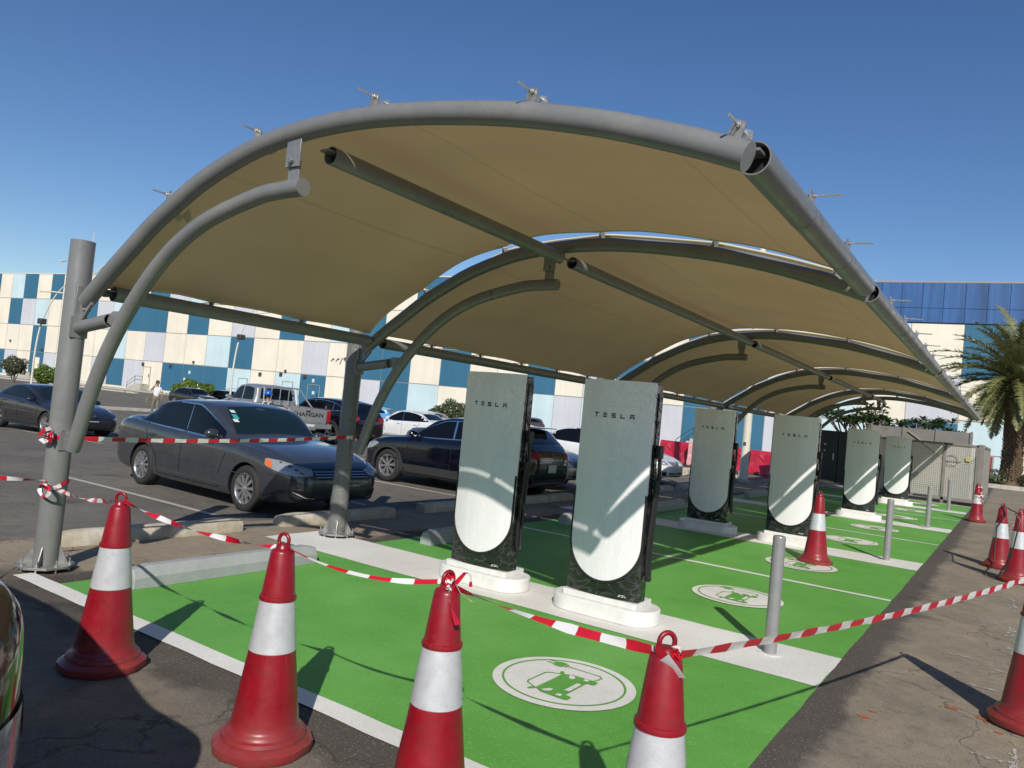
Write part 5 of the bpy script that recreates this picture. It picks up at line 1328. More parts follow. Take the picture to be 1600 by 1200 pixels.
# doors, vents, wall lamps
def door(u,z0,w,h,m,win=False):
    mb=MB(); boxF(mb,u-w/2,u+w/2,z0,z0+h,.01,.05); d=mb.build('door',m,bld,smooth=False,bevel=.01)
    mb=MB(); boxF(mb,u-w/2-.06,u-w/2,z0,z0+h+.06,.012,.09); boxF(mb,u+w/2,u+w/2+.06,z0,z0+h+.06,.012,.09); boxF(mb,u-w/2-.06,u+w/2+.06,z0+h,z0+h+.06,.014,.09); mb.build('door_frame',M['f_joint'],d,smooth=False)
    mb=MB(); boxF(mb,u+w*.32,u+w*.36,z0+h*.42,z0+h*.6,.05,.12); mb.build('handle',M['black_trim'],d,smooth=False)
    if win: mb=MB(); boxF(mb,u-.18,u+.18,z0+h*.55,z0+h*.7,.05,.07); mb.build('door_notice',M['sign_white'],d,smooth=False)
door(-81.,.45,1.3,2.3,M['f_c']); door(-105.,.45,1.3,2.3,M['f_c']); door(-56.4,.1,1.5,2.4,M['f_l'],True); door(-63.6,.0,1.4,2.4,M['f_l'],True); door(-52.4,0.,1.7,2.4,M['f_b'],True); door(-7.6,.9,1.4,2.3,M['f_b'])
for (u,z) in ((-81.9,3.1),(-60.9,3.1),(-57.6,3.3),(-53.9,3.25),(-76.6,3.15)):
    mb=MB(); boxF(mb,u-.2,u+.2,z-.22,z+.22,.0,.12); mb.build('vent',M['fence_dark'],bld,smooth=False)
mb=MB()
for (u,z) in ((-73.,2.55),(-52.6,2.9),(-73.8,1.6)): boxF(mb,u-.16,u+.16,z-.2,z+.2,.01,.05)
mb.build('wall_notice',M['sign_white'],bld,smooth=False)
mb=MB()
for (u,z) in ((-72.4,3.9),(-56.9,3.75),(-112.,4.9),(-104.,3.9),(-88.4,3.9),(-30,4.1)): boxF(mb,u-.09,u+.09,z-.16,z+.14,.0,.22)
mb.build('wall_lamp',M['fence_dark'],bld,smooth=False)
# dark hand-painted strokes, as on the wall left of the second column
for (u,z,pts) in ((-50.3,5.35,[(0,0),(.25,.35),(.4,.2),(.35,.4)]),(-49.6,5.4,[(0,0),(.25,.3),(.42,.22),(.4,.42)]),(-49.,5.1,[(0,0),(.3,.75)]),(-48.5,5.5,[(.1,.4),(.0,.2),(.25,.1),(.35,.35),(.15,.4),(.3,-.1)])):
    mb=MB()
    for a,b in zip(pts[:-1],pts[1:]): mb.tube([F(u+a[0],.03,z+a[1]-.1),F(u+b[0],.03,z+b[1]-.1)],.05,6)
    mb.build('painted_mark',M['fence_dark'],bld)
def steps(u,dirn,h=.9):
    mb=MB(); n=5
    for k in range(n): boxF(mb,u+dirn*(.3*k) if dirn>0 else u-1.2-.3*(n-k)+.0,u+dirn*(.3*k)+.3 if dirn>0 else u-1.2-.3*(n-k)+.3,-.45,-.45+h*(k+1)/n if dirn>0 else -.45+h*(k+1)/n,.05,1.4)
    boxF(mb,u-1.2,u+(0 if dirn<0 else 0),-.45,-.45+h,.05,1.4) if dirn<0 else boxF(mb,u+1.5,u+2.9,-.45,-.45+h,.05,1.4)
    st=mb.build('entrance_steps',M['kerb'],bld,smooth=False)
    mb=MB(); x0=u-2.7 if dirn<0 else u; x1=u+.2 if dirn<0 else u+2.9
    for zz in (.55,1.0):
        P=[F(x0,1.35,-.45+zz),F(x0+1.5,1.35,-.45+h+zz),F(x1,1.35,-.45+h+zz)] if dirn<0 else [F(x0,1.35,-.45+zz),F(x0+1.5,1.35,-.45+h+zz),F(x1,1.35,-.45+h+zz)]
        mb.tube(P,.03,6)
    for xx,b in ((x0,-.45),(x0+1.5,-.45+h),(x1,-.45+h)): mb.tube([F(xx,1.35,b),F(xx,1.35,b+1.0)],.03,6)
    mb.build('handrail',M['fence_dark'],st)
steps(-80.2,-1); steps(-104.2,-1); steps(-63.,-1,.5); steps(-7.,-1,1.2)

# ------------------------------------------------------------------ lamp posts and sign
def lamp(p,h,bend,label,arms=1,r=.085,flood=None,name='lamp_post'):
    o=empty(name,(p[0],p[1],gz(p[0])),0,label,'lamp post'); mb=MB()
    pts=[(0,0,0),(0,0,h*.35),(bend[0]*.12,bend[1]*.12,h*.6),(bend[0]*.45,bend[1]*.45,h*.82),(bend[0],bend[1],h)]
    pts=[Vector(q) for q in pts]; P=[]
    for i in range(len(pts)-1):
        for k in range(5):
            t=k/5; a=pts[max(i-1,0)];b=pts[i];c=pts[i+1];d=pts[min(i+2,len(pts)-1)]
            P.append(.5*((2*b)+(-a+c)*t+(2*a-5*b+4*c-d)*t*t+(-a+3*b-3*c+d)*t**3))
    P.append(pts[-1]); mb.tube(P,[lerp(r,r*.4,i/(len(P)-1)) for i in range(len(P))],12); mb.lathe([(r*2.2,0),(r*2.2,.05),(r*1.3,.12),(r*1.1,.5)],14); mb.build('pole',M['pole_white'],o)
    return o
lA=lamp((-58.5,25.4),9.7,(2.4,1.5),'curved cream lamp post at the far left with a short floodlight arm')
mb=MB(); mb.tube([(-.9,.2,8.0),(.8,.5,8.0),(2.2,.9,7.9)],.06,8); mb.box(2.0,3.0,.7,1.1,7.78,7.92); mb.build('lamp_arm',M['pole_white'],lA)
mb=MB(); mb.box(.25,.8,-.25,.25,5.3,5.75); mb.build('floodlight',M['fence_dark'],lA,bevel=.05)
lB=lamp((-66,32.5),13.2,(.0,.0),'tall cream lamp post with two upswept arms, behind the nearest column')
mb=MB()
for s in (-1,1): mb.tube([(0,0,10.6),(s*.6,s*.3,11.2),(s*1.3,s*.6,11.9),(s*2.3,s*1.1,12.1)],.05,8); mb.box(s*2.6-.5,s*2.6+.5,s*1.2-.15,s*1.2+.15,12.05,12.15)
mb.build('lamp_arm',M['pole_white'],lB)
mb=MB(); mb.tube([(0,0,13),(0,0,15.)],.03,6); mb.build('spike',M['pole_white'],lB)
lC=lamp((-45.2,34.3),9.5,(1.8,1.0),'curved cream lamp post rising behind the parked dark sedans')
mb=MB(); mb.box(.3,.8,-.25,.25,5.6,6.0); mb.build('floodlight',M['fence_dark'],lC,bevel=.05)
mb=MB(); mb.tube([(.6,.3,7.7),(2.4,1.2,8.0)],.05,8); mb.build('lamp_arm',M['pole_white'],lC)
o=empty('lamp_post',(-.45,22.4,0),0,'thick cream lamp column on a concrete footing among the red barriers','lamp post')
mb=MB(); mb.tube([(0,0,.1),(0,0,9.)],[.145,.10],20); mb.build('pole',M['pole_white'],o)
mb=MB(); mb.prism([(.28*math.cos(a*PI/4),.28*math.sin(a*PI/4)) for a in range(8)],0,.12,'z'); mb.build('footing',M['kerb'],o,bevel=.02); mb=MB(); mb.box(-.04,.04,-.155,-.13,1.25,1.36); mb.build('access_hatch',M['fence_dark'],o)
o=empty('parking_sign',(-.05,26.5,0),0,'small white board sign on a thin post beside the cream lamp column','sign')
mb=MB(); mb.tube([(0,0,0),(0,0,1.3)],.02,8); mb.build('post',M['bollard'],o)
mb=MB(); mb.box(-.24,.24,-.012,.012,1.15,1.95); bd=mb.build('board',M['sign_white'],o,bevel=.01)
mb=MB(); 
mb.tube([(-.14,-.02,1.78),(-.05,-.02,1.84),(.06,-.02,1.84),(.14,-.02,1.76),(-.14,-.02,1.76)],.012,6)
for k in range(3): mb.box(-.17,.17,-.016,-.0125,1.52-.09*k,1.53-.09*k)
mb.build('board_print',M['fence_dark'],bd)
# ------------------------------------------------------------------ water barriers and rubble
def barrier_mesh():
    mb=MB(); P=[(-.27,0),(-.27,.18),(-.14,.42),(-.10,.95),(-.07,1.0),(.07,1.0),(.10,.95),(.14,.42),(.27,.18),(.27,0)]
    mb.prism(P,-.92,.92,'x'); mb.v=[(x,y,z) for x,y,z in mb.v]
    return mb
def barrier(m,x,y,rz,lab,gr='water-filled road barriers in a row'):
    o=empty('road_barrier',(x,y,gz(x)),rz,lab,'barrier',gr); mb=barrier_mesh(); bb=mb.build('body',m,o,bevel=.03)
    for sx in (-.62,0,.62):
        mb=MB(); mb.box(sx-.22,sx+.22,-.135,-.115,.52,.86); mb.build('moulded_recess',m,o,bevel=.01)
    for sx in (-.45,.45): mb=MB(); mb.box(sx-.12,sx+.12,-.285,-.25,0,.10); mb.build('fork_slot',M['black_trim'],o,bevel=.01)
    mb=MB()
    for sx in (-.3,.3): mb.tube([(sx-.18,-.145,.80),(sx+.1,-.145,.58)],.015,6)
    mb.build('rib',m,o)
bx=[(-5.9,30.2,'red_barrier','red water barrier left of the white sedan nose'),(-4.15,29.6,'pink_barrier','faded pink water barrier right of the white sedan nose'),(-2.7,29.0,'red_barrier','red water barrier behind the right edge of the third charging post'),(-1.15,28.4,'red_barrier','bright red water barrier just left of the cream lamp column'),(.35,27.9,'red_barrier','bright red water barrier just right of the cream lamp column'),(1.75,28.2,'pink_barrier','faded pink water barrier under the small white sign')]
for x,y,m,l in bx: barrier(M[m],x,y,math.radians(-18 if m=='red_barrier' else 8),l)
barrier(M['red_barrier'],-5.2,34.,.3,'dark red water barrier further back above the pink one','water-filled road barriers in a row')
mb=MB()
for k in range(16):
    x=-3.6+random.uniform(0,4.6); y=21+random.uniform(0,4.5); s=random.uniform(.05,.16)
    R=Matrix.Translation((x,y,s*.4))@Matrix.Rotation(random.random()*6,4,'Z')@Matrix.Rotation(random.random()*.6,4,'X'); mb.box(-s*1.4,s*1.4,-s,s,-s*.5,s*.6,0,R)
tag(mb.build('rubble',M['concrete'],bevel=.01),'loose broken concrete pieces around the cream lamp column','rubble',None,'stuff')
o=empty('paint_bucket',(.55,25.2,0),0,'small blue and white bucket near the foot of the red barriers','bucket')
mb=MB(); mb.lathe([(.0,0),(.13,0),(.16,.3),(.17,.3),(.165,.32),(0,.32)],18); mb.build('bucket_body',M['helmet'],o); mb=MB(); mb.lathe([(.172,.29),(.176,.33),(.17,.345),(0,.35)],18); mb.build('lid',M['sign_white'],o)

# ------------------------------------------------------------------ enclosures at the far end
fe=empty('perforated_fence',(1.2,25.75,0),0,'warm grey perforated metal fence closing the far end of the stalls','fence')
def loc(mb,o): mb.v=[(x-o[0],y-o[1],z-o[2]) for x,y,z in mb.v]; return mb
fo_=(1.2,25.75,0)
for a,b in ((2.65,4.0),(4.05,5.1),(5.15,6.02)):
    mb=MB(); mb.add([(a,25.75,.16),(b,25.75,.16),(b,25.75,1.93),(a,25.75,1.93)],[(0,1,2,3)]); loc(mb,fo_).build('perforated_panel',M['perf'],fe,smooth=False)
mb=MB(); mb.add([(6.2,25.85,.16),(6.2,32.6,.16),(6.2,32.6,1.93),(6.2,25.85,1.93)],[(0,1,2,3)]); loc(mb,fo_).build('perforated_panel',M['perf'],fe,smooth=False)
for x in (2.6,4.02,5.12,6.05):
    mb=MB(); mb.box(x-.045,x+.045,25.7,25.79,0,2.0); loc(mb,fo_).build('fence_post',M['fence_paint'],fe,bevel=.005)
mb=MB(); mb.box(6.06,6.22,25.69,25.85,0,2.02); loc(mb,fo_).build('fence_post',M['fence_paint'],fe,bevel=.005)
for y in (28.,30.3,32.6): mb=MB(); mb.box(6.16,6.24,y-.04,y+.04,0,1.98); loc(mb,fo_).build('fence_post',M['fence_paint'],fe,bevel=.005)
mb=MB(); mb.box(2.6,6.1,25.70,25.80,.10,.20); mb.box(2.6,6.1,25.70,25.80,1.92,1.99); mb.box(6.16,6.24,25.85,32.6,.1,.2); mb.box(6.16,6.24,25.85,32.6,1.92,1.99); loc(mb,fo_).build('rail',M['fence_paint'],fe,bevel=.004)
mb=MB(); mb.box(4.3,4.72,25.66,25.69,.16,.2); mb.box(3.3,3.75,25.66,25.69,.16,.2); loc(mb,fo_).build('hinge',M['fence_dark'],fe)
# ring-shaped badge and yellow hazard sticker on the panel
mb=MB(); mb.tube([(5.33+.18*math.cos(a*PI/14),25.70,1.42+.18*math.sin(a*PI/14)) for a in range(29)],.010,6); mb.box(5.10,5.62,25.69,25.71,1.405,1.42); loc(mb,fo_).build('ring_badge',M['bollard'],fe)
mb=MB(); mb.prism([(5.72,1.44),(5.86,1.44),(5.86,1.56),(5.79,1.60),(5.72,1.56)],25.68,25.69,'y'); loc(mb,fo_).build('yellow_sticker',mat('yellow_sticker',(.42,.37,.14),.5),fe,smooth=False)
bk=empty('equipment_fence',(2.6,27.6,0),0,'solid brownish fence standing behind the perforated one, under the frangipani','fence')
mb=MB(); mb.box(-.1,3.2,-.03,.03,0,2.42); mb.build('panel',M['fence_paint'],bk,bevel=.005); mb=MB()
for x in (0,1.05,2.1,3.15): mb.box(x-.04,x+.04,-.07,-.031,0,2.46)
mb.tube([(1.2,-.06,2.3),(2.9,-.06,1.1)],.03,8); mb.build('frame',M['fence_paint'],bk)
cbn=empty('electrical_cabinet',(1.75,26.3,0),0,'row of tall dark electrical cabinets behind the third pair of charging posts','cabinet')
for k in range(2):
    mb=MB(); x=-.85+.88*k; mb.box(x,x+.86,-.3,.3,.12,2.05); c_=mb.build('cabinet_body',M['fence_dark'],cbn,bevel=.01)
    mb=MB(); mb.box(x+.72,x+.76,-.33,-.3,1.0,1.25); mb.build('handle',M['zinc'],c_); mb=MB()
    for z in range(6): mb.box(x+.1,x+.7,-.315,-.301,.3+z*.035,.315+z*.035)
    mb.build('louvre',M['fence_dark'],c_)
mb=MB(); mb.box(-.88,.92,-.33,.33,0,.12); mb.build('cabinet_plinth',M['kerb'],cbn)
for k,(z) in enumerate((1.55,1.32)): mb=MB(); mb.lathe([(0,-.32),(.035,-.32),(.035,-.30),(0,-.30)],12,(-.42,0,z),0,'y'); mb.build('indicator',M['sign_white'],cbn)
tk=empty('storage_tank',(5.22,30.,0),0,'rounded white tank showing above the perforated fence','tank')
mb=MB(); mb.lathe([(.65,0),(.65,1.8),(.62,2.05),(.48,2.28),(.25,2.4),(0,2.43)],32); mb.build('tank_body',M['sign_white'],tk); mb=MB(); mb.tube([(.05,-.67,.2),(.05,-.66,1.85),(.03,-.46,2.3)],.012,6); mb.build('strap',M['fence_dark'],tk)
# ------------------------------------------------------------------ vegetation
def leaf_blob(mb,c,rad,n,s,flat=1.,mi=0,rough=.25):
    for k in range(n):
        d=Vector((random.gauss(0,1),random.gauss(0,1),random.gauss(0,1))).normalized()
        q=1+rough*math.sin(3*d.x+5*d.y)*math.cos(4*d.z+d.x)*.8
        p=Vector(c)+Vector((d.x*rad[0],d.y*rad[1],d.z*rad[2]))*q*random.uniform(.78,1.04)
        nn=(d+Vector((random.gauss(0,.6),random.gauss(0,.6),random.gauss(0,.6)))).normalized(); u=nn.orthogonal().normalized()
        a=random.random()*6.28; w=nn.cross(u); U=u*math.cos(a)+w*math.sin(a); V=nn.cross(U); l=s*random.uniform(.6,1.3)
        mb.add([p-U*l,p+V*l*.45,p+U*l,p-V*l*.45],[(0,1,2,3)],mi)
def bush(x,y,w,h,lab,m,z0=0.,stem=.0,n=2600,s=.1):
    o=empty('round_bush',(x,y,gz(x)),0,lab,'bush'); mb=MB(); leaf_blob(mb,(0,0,stem+h/2),(w/2,w/2,h/2),n,s)
    mb.build('foliage',m,o,smooth=False,recalc=False)
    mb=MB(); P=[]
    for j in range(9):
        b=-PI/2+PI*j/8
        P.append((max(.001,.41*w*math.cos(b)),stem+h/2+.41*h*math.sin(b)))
    mb.lathe(P,16); mb.build('dark_core',M['leafcore'],o)  # solid dark core stands in for the shade inside the leaves
    mb=MB()
    for k in range(5): a=k*1.3; mb.tube([(.05*math.cos(a),.05*math.sin(a),0),(w*.22*math.cos(a),w*.22*math.sin(a),stem+h*.35)],.04,6)
    mb.build('stem',M['bark'],o)
M['leafcore']=mat('inner_foliage_shade',(.02,.03,.01),.9,0,.4,4)
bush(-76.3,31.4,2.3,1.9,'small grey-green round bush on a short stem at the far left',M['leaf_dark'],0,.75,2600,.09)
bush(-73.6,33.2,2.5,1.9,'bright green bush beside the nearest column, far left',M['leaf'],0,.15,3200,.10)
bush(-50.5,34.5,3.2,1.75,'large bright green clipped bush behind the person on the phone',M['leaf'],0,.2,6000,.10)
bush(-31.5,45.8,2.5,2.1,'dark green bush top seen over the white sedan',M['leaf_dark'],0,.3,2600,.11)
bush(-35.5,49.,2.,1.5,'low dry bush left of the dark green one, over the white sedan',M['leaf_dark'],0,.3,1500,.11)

def palm():
    o=empty('date_palm',(6.95,48.8,.16),0,'tall date palm with a shaggy crown at the right edge','palm tree')
    H=6.0; mb=MB(); P=[];n=40
    for j in range(n+1):
        z=H*j/n; r=.50-.06*math.sin(PI*j/n)+(.18*max(0,1-z/.7))+(.42*max(0,(z-4.1)/1.8)**.8 if z>4.1 else 0)
        P.append((r,z))
    mb.lathe(P,20); tr=mb.build('trunk',M['palmbark'],o)
    mb=MB()
    for j in range(62):          # leaf boots
        z=.25+j*(H-.3)/62; r=.50-.06*math.sin(PI*z/H)+(.18*max(0,1-z/.7))+(.42*max(0,(z-4.1)/1.8)**.8 if z>4.1 else 0)
        for k in range(13):
            a=2*PI*(k+.5*(j%2))/13+random.uniform(-.08,.08); big=1+1.1*max(0,(z-4.2)/1.7)
            R=Matrix.Translation((r*math.cos(a),r*math.sin(a),z))@Matrix.Rotation(a,4,'Z')@Matrix.Rotation(random.uniform(-.55,-.25)+(.0),4,'Y')
            w=.11*big; l=.15*big*random.uniform(.7,1.5)
            R=Matrix.Translation((r*math.cos(a)*.97,r*math.sin(a)*.97,z))@Matrix.Rotation(a,4,'Z')@Matrix.Rotation(random.uniform(.25,.6),4,'Y')
            mb.add([R@Vector(v) for v in ((0,-w,-.02),(0,w,-.02),(.03,w*.55,l),(.03,-w*.55,l),(.07,0,.0),(.06,0,l*.85))],[(0,4,5,3),(4,1,2,5)])
    mb.build('leaf_boots',M['palmbark'],tr,smooth=False)
    mb=MB(); leaf_blob(mb,(0,0,5.2),(.9,.9,.8),900,.16); mb.build('fibre',M['palmbark'],tr,smooth=False,recalc=False)
    nf=92
    for k in range(nf):
        t=k/nf; el=lerp(1.5,-.6,t)+random.uniform(-.25,.2); az_=k*2.39996+random.uniform(-.3,.3); Ln=random.uniform(4.2,5.9)*(1-.22*t)
        mb=MB(); pts=[];p=Vector((0,0,H-.1)); d_el=el
        S_=16
        for s in range(S_+1):
            pts.append(p.copy()); d=Vector((math.cos(az_)*math.cos(d_el),math.sin(az_)*math.cos(d_el),math.sin(d_el))); p=p+d*(Ln/S_); d_el-=(.062 if el>-.2 else .045)*(1+.3*s/S_)
        mb.tube(pts,[lerp(.045,.008,i/S_) for i in range(S_+1)],5,0)
        nl=100
        for i in range(6,nl):
            s=i/nl*S_; i0=min(int(s),S_-1); q=pts[i0].lerp(pts[i0+1],s-i0); tn=(pts[i0+1]-pts[i0]).normalized()
            side=tn.cross(Vector((0,0,1))).normalized(); up=side.cross(tn)
            ll=.55*math.sin(PI*min(1,(i/nl)*.9+.12))**.6*random.uniform(.85,1.1)
            for sg in (-1,1):
                dr=(side*sg*.8+tn*random.uniform(.45,.75)+up*random.uniform(-.1,.6)).normalized(); w=tn*.042
                tip=q+dr*ll-Vector((0,0,ll*.10))
                mb.add([q-w,q+w,tip+w*.2,tip-w*.2],[(0,1,2,3)],0)
        f_=mb.build('frond',M['palm'],o,smooth=False,recalc=False)
palm()
def frangipani(x,y,h,lab,n=26):
    o=empty('frangipani_tree',(x,y,0),0,lab,'tree'); mb=MB(); tips=[]
    def br(p,d,l,r,dep):
        q=p+d*l; mb.tube([p,q],[r,r*.75],7)
        if dep==0: tips.append((q,d)); return
        for k in range(3 if dep>1 else 2):
            a=random.uniform(0,6.28); dd=(d+Vector((math.cos(a),math.sin(a),.25))*random.uniform(.45,.8)).normalized(); br(q,dd,l*random.uniform(.6,.85),r*.7,dep-1)
    for k in range(2): br(Vector((random.uniform(-.2,.2),random.uniform(-.2,.2),0)),Vector((random.uniform(-.3,.3),random.uniform(-.3,.3),1)).normalized(),h*.42,.08,3)
    mb.build('trunk',M['bark'],o)
    mb=MB()
    for q,d in tips:
        for k in range(14):
            a=k*2.4; el=random.uniform(-.1,1.0); dr=Vector((math.cos(a)*math.cos(el),math.sin(a)*math.cos(el),math.sin(el))); l=random.uniform(.22,.36); s_=dr.cross(Vector((0,0,1))).normalized()*.055
            m_=q+dr*l*.55; e=q+dr*l-Vector((0,0,.05)); mb.add([q,m_-s_,e,m_+s_],[(0,1,2,3)],0)
        if random.random()<.35:
            for k in range(5): c=q+Vector((random.uniform(-.06,.06),random.uniform(-.06,.06),.1+random.uniform(0,.06))); mb.add([c+Vector((-.025,0,0)),c+Vector((0,-.02,.02)),c+Vector((.025,0,0)),c+Vector((0,.02,-.01))],[(0,1,2,3)],1)
    mb.build('foliage',[M['plum'],M['sign_white']],o,smooth=False,recalc=False)
frangipani(2.3,29.4,2.6,'frangipani tree behind the farthest posts, under the last arch'); frangipani(3.4,30.4,2.3,'frangipani tree just left of the tallest fence gap'); frangipani(4.35,29.2,2.5,'frangipani tree with pale flowers right of the farthest charging post')
frangipani(1.5,30.4,2.7,'frangipani tree nearest the dark cabinets')
for k,(x,y) in enumerate(((5.2,48.2),(8.1,48.3),(9.3,48.6),(6.1,47.9))):
    o=empty('low_shrub',(x,y,.16),0,['low dusty shrub left of the palm trunk','low dusty shrub right of the palm trunk','low shrub at the right edge beyond the palm','low shrub hiding the foot of the palm'][k],'shrub')
    mb=MB(); leaf_blob(mb,(0,0,.42),(.75,.6,.42),900,.075); mb.build('foliage',M['leaf_dark'],o,smooth=False,recalc=False)
    mb=MB(); [mb.tube([(0,0,0),(.4*math.cos(a),.4*math.sin(a),.4)],.02,5) for a in (0,1.5,3,4.5)]; mb.build('stem',M['bark'],o)
# ------------------------------------------------------------------ people
def skinned(name,chain,edges,m,parent,sub=2,rot=None):
    me=bpy.data.meshes.new(name); me.from_pydata([c[:3] for c in chain],edges,[]); o=bpy.data.objects.new(name,me); COL.objects.link(o)
    sk=o.modifiers.new('skin','SKIN'); sk.use_smooth_shade=True
    for v,c in zip(me.skin_vertices[0].data if me.skin_vertices else [],chain): pass
    bpy.context.view_layer.update()
    if not me.skin_vertices: me.attributes.new('x','FLOAT','POINT')
    for v,c in zip(me.skin_vertices[0].data,chain): v.radius=(c[3],c[4] if len(c)>4 else c[3])
    me.skin_vertices[0].data[0].use_root=True
    sb=o.modifiers.new('sub','SUBSURF'); sb.levels=sub; sb.render_levels=sub
    bpy.context.view_layer.update(); dg=bpy.context.evaluated_depsgraph_get(); m2=bpy.data.meshes.new_from_object(o.evaluated_get(dg)); bpy.data.objects.remove(o)
    m2.materials.clear(); m2.materials.append(m)
    for p in m2.polygons: p.use_smooth=True
    o=bpy.data.objects.new(name,m2); COL.objects.link(o); o.parent=parent; return o
def person(x,y,rz,lab,arms,legs,shirt,trouser,hat=None):
    r=empty('person',(x,y,gz(x)),rz,lab,'person')
    # faces +y. joints: pelvis chest neck head
    ch=[(0,0,.95,.13,.10),(0,0,1.12,.12,.095),(0,0,1.33,.15,.10),(0,.0,1.48,.06),(0,.01,1.55,.05),(0,.02,1.66,.078,.09),(0,.02,1.75,.06,.07)]
    E=[(0,1),(1,2),(2,3),(3,4),(4,5),(5,6)]
    def add(pts,root):
        prev=root
        for p in pts: ch.append(p); E.append((prev,len(ch)-1)); prev=len(ch)-1
        return prev
    for s in (-1,1):
        A=arms[0 if s<0 else 1]
        w=add([(s*.17,0,1.41,.055),(A[0][0],A[0][1],A[0][2],.042),(A[1][0],A[1][1],A[1][2],.028)],2)
        d=(Vector(A[1])-Vector(A[0])).normalized(); wv=Vector(A[1]); pl=wv+d*.06; k=add([(pl.x,pl.y,pl.z,.034,.018)],w)
        sd=d.orthogonal().normalized()
        for j in range(4):
            b=pl+sd*(-.024+.016*j)+d*.03; t=b+d*(.05+.012*(1-abs(j-1.4)/2))+sd.cross(d)*.02; add([(b.x,b.y,b.z,.0085),(t.x,t.y,t.z,.007)],k)
        b=wv+d*.03-sd*.035; t=b+d*.035-sd*.02; add([(b.x,b.y,b.z,.009),(t.x,t.y,t.z,.008)],k)
        Lg=legs[0 if s<0 else 1]
        add([(s*.09,0,.88,.09),(Lg[0][0],Lg[0][1],Lg[0][2],.062),(Lg[1][0],Lg[1][1],Lg[1][2],.042),(Lg[1][0],Lg[1][1]+.04,.045,.04),(Lg[1][0],Lg[1][1]+.17,.03,.03)],0)
    skinned('body',ch,E,M['skin'],r)
    ch=[(0,0,.90,.155,.125),(0,0,1.12,.15,.12),(0,0,1.34,.165,.12),(0,0,1.43,.10,.09)]; E=[(0,1),(1,2),(2,3)]
    for s in (-1,1):
        A=arms[0 if s<0 else 1]; e=Vector(A[0]); sh=Vector((s*.17,0,1.40)); full=hat is not None; m_=sh.lerp(e,.75 if not full else 1.)
        ch.append((sh.x,sh.y,sh.z,.075)); E.append((2,len(ch)-1)); ch.append((m_.x,m_.y,m_.z,.062)); E.append((len(ch)-2,len(ch)-1))
        if full: w=Vector(A[1]); ch.append((w.x,w.y,w.z,.045)); E.append((len(ch)-2,len(ch)-1))
    skinned('shirt',ch,E,shirt,r)
    ch=[(0,0,.97,.145,.115),(0,0,.90,.15,.12)]; E=[(0,1)]
    for s in (-1,1):
        Lg=legs[0 if s<0 else 1]; ch+= [(s*.09,0,.82,.10),(*Lg[0],.078),(Lg[1][0],Lg[1][1],.10,.062)]; n=len(ch); E+=[(1,n-3),(n-3,n-2),(n-2,n-1)]
    skinned('trousers',ch,E,trouser,r)
    for s in (-1,1):
        Lg=legs[0 if s<0 else 1]; mb=MB(); a,b=Lg[1][0],Lg[1][1]; mb.box(a-.05,a+.05,b-.08,b+.20,0,.085); mb.build('shoe',M['shoe'],r,bevel=.03)
    mb=MB(); leafs=[]
    P=[(.001,.125),(.05,.118),(.085,.08),(.098,.03),(.096,-.02),(.088,-.06)]
    mb.lathe(P,18,(0,-.008,1.69)); hr=mb.build('hair',M['hair'],r); 
    mb=MB(); mb.lathe([(.0,-.012),(.02,0),(.0,.014)],8,(0,.115,1.665),0); 
    for s in (-1,1): mb.lathe([(0,-.025),(.016,0),(0,.03)],8,(s*.088,.01,1.66),0)
    mb.build('nose_and_ears',M['skin'],r)
    mb=MB()
    for s in (-1,1): mb.lathe([(0,-.008),(.012,0),(0,.008)],8,(s*.034,.098,1.685),0)
    mb.box(-.025,.025,.098,.104,1.615,1.621); mb.build('eyes_and_mouth',M['hair'],r)
    if hat:
        mb=MB(); mb.lathe([(.001,.16),(.05,.155),(.10,.12),(.125,.06),(.13,.02),(.15,.012),(.152,.005),(.13,.0)],24,(0,.0,1.71)); mb.prism([(-.09,.10),(.09,.10),(.06,.21),(-.06,.21)],1.712,1.725,'z'); h_=mb.build('hard_hat',hat,r,bevel=.004)
        mb=MB()
        for s in (-1,1): mb.tube([(s*.105,-.128,1.25),(s*.105,-.115,1.42),(s*.10,0,1.475),(s*.10,.11,1.40)],.022,8)
        mb.tube([(.165*math.cos(a*PI/8),.128*math.sin(a*PI/8),1.15) for a in range(17)],.02,8); mb.build('reflective_strap',M['hiviz'],r)
    return r
def look(x,y,off=0): # yaw so that +y local faces the camera plus offset
    return math.atan2(-2.93-y,6.99-x)-PI/2+off
person(-30.4,19.3,look(-30.4,19.3,.25),'person in a white shirt and olive trousers, one hand raised to the head',[((-.27,.02,1.15),(-.27,.06,.90)),((.33,.06,1.24),(.17,.12,1.52))],[((-.10,.05,.5),(-.10,.02,.09)),((.11,-.02,.5),(.13,-.08,.09))],M['shirt'],M['khaki'])
wk=person(-11.5,11.55,look(-11.5,11.55,2.6),'person in a navy coverall and blue hard hat beside the pickup truck',[((-.29,.05,1.14),(-.22,.24,1.05)),((.29,.05,1.14),(.2,.26,1.1))],[((-.10,.03,.5),(-.11,0,.09)),((.10,.03,.5),(.11,0,.09))],M['navy'],M['navy'],M['helmet'])
wk.scale=(.9,.9,.9)
o=empty('shoulder_bag',(-30.75,19.05,gz(-30.7)+.75),0,'small grey bag carried low at the left side of the person in white','bag')
mb=MB(); mb.box(-.12,.12,-.06,.06,-.18,.14); mb.tube([(-.08,0,.14),(-.05,0,.26),(.05,0,.26),(.08,0,.14)],.012,6); mb.build('bag_body',M['khaki'],o,bevel=.03)
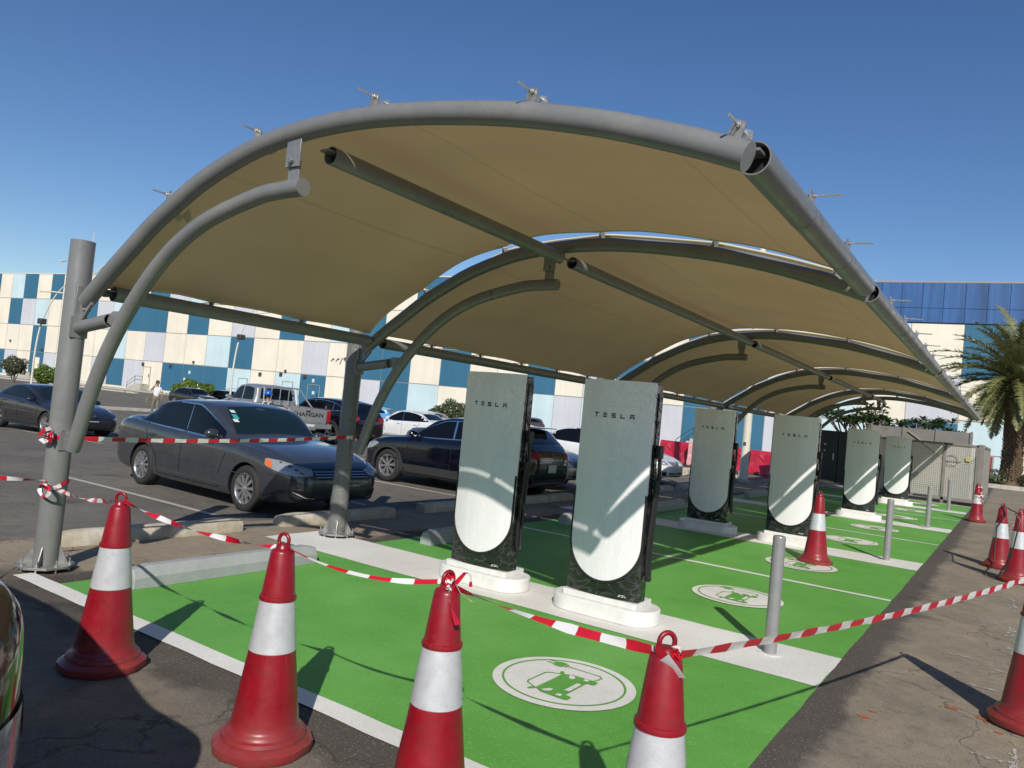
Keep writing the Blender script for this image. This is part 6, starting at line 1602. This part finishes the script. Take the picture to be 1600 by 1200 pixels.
# ------------------------------------------------------------------ camera, sky, sun
f_px,roll,pitch,yaw=1168.97,.0967,.0356,-.59421
cy,sy=math.cos(yaw),math.sin(yaw)
fwd=Vector((sy*math.cos(pitch),cy*math.cos(pitch),math.sin(pitch))); r0=Vector((cy,-sy,0)); u0=r0.cross(fwd)
right=r0*math.cos(roll)+u0*math.sin(roll); up=-r0*math.sin(roll)+u0*math.cos(roll)
cd=bpy.data.cameras.new('camera'); cam=bpy.data.objects.new('camera',cd); COL.objects.link(cam)
mw=Matrix.Identity(4)
for i in range(3): mw[i][0]=right[i]; mw[i][1]=up[i]; mw[i][2]=-fwd[i]
mw[0][3],mw[1][3],mw[2][3]=6.98981,-2.93468,1.65
cam.matrix_world=mw; cd.sensor_width=36; cd.lens=f_px/1600*36; cd.clip_start=.05; cd.clip_end=2000
scene.camera=cam
EL=math.radians(34.3); sd=Vector((.575,-.818,0)).normalized()
sun_dir=Vector((sd.x*math.cos(EL),sd.y*math.cos(EL),math.sin(EL)))
w=bpy.data.worlds.new('World'); scene.world=w; w.use_nodes=True; N=w.node_tree.nodes; L=w.node_tree.links
sky=N.new('ShaderNodeTexSky'); sky.sky_type='NISHITA'; sky.sun_disc=False; sky.sun_elevation=EL; sky.sun_rotation=math.atan2(sd.x,sd.y); sky.air_density=1.; sky.dust_density=.0; sky.ozone_density=2.5; sky.altitude=20
hs=N.new('ShaderNodeHueSaturation'); hs.inputs['Saturation'].default_value=1.2; hs.inputs['Hue'].default_value=.508; L.new(sky.outputs[0],hs.inputs['Color'])
bg=N['Background']; L.new(hs.outputs[0],bg.inputs[0]); bg.inputs[1].default_value=.10
ld=bpy.data.lights.new('sun','SUN'); ld.energy=4.6; ld.angle=math.radians(.53); ld.color=(1,.945,.86); lo=bpy.data.objects.new('sun',ld); COL.objects.link(lo)
lo.rotation_euler=sun_dir.to_track_quat('Z','Y').to_euler()
scene.view_settings.view_transform='Standard'; scene.view_settings.look='None'; scene.view_settings.exposure=0
scene.render.engine='CYCLES'
scene.cycles.max_bounces=8; scene.cycles.transparent_max_bounces=16
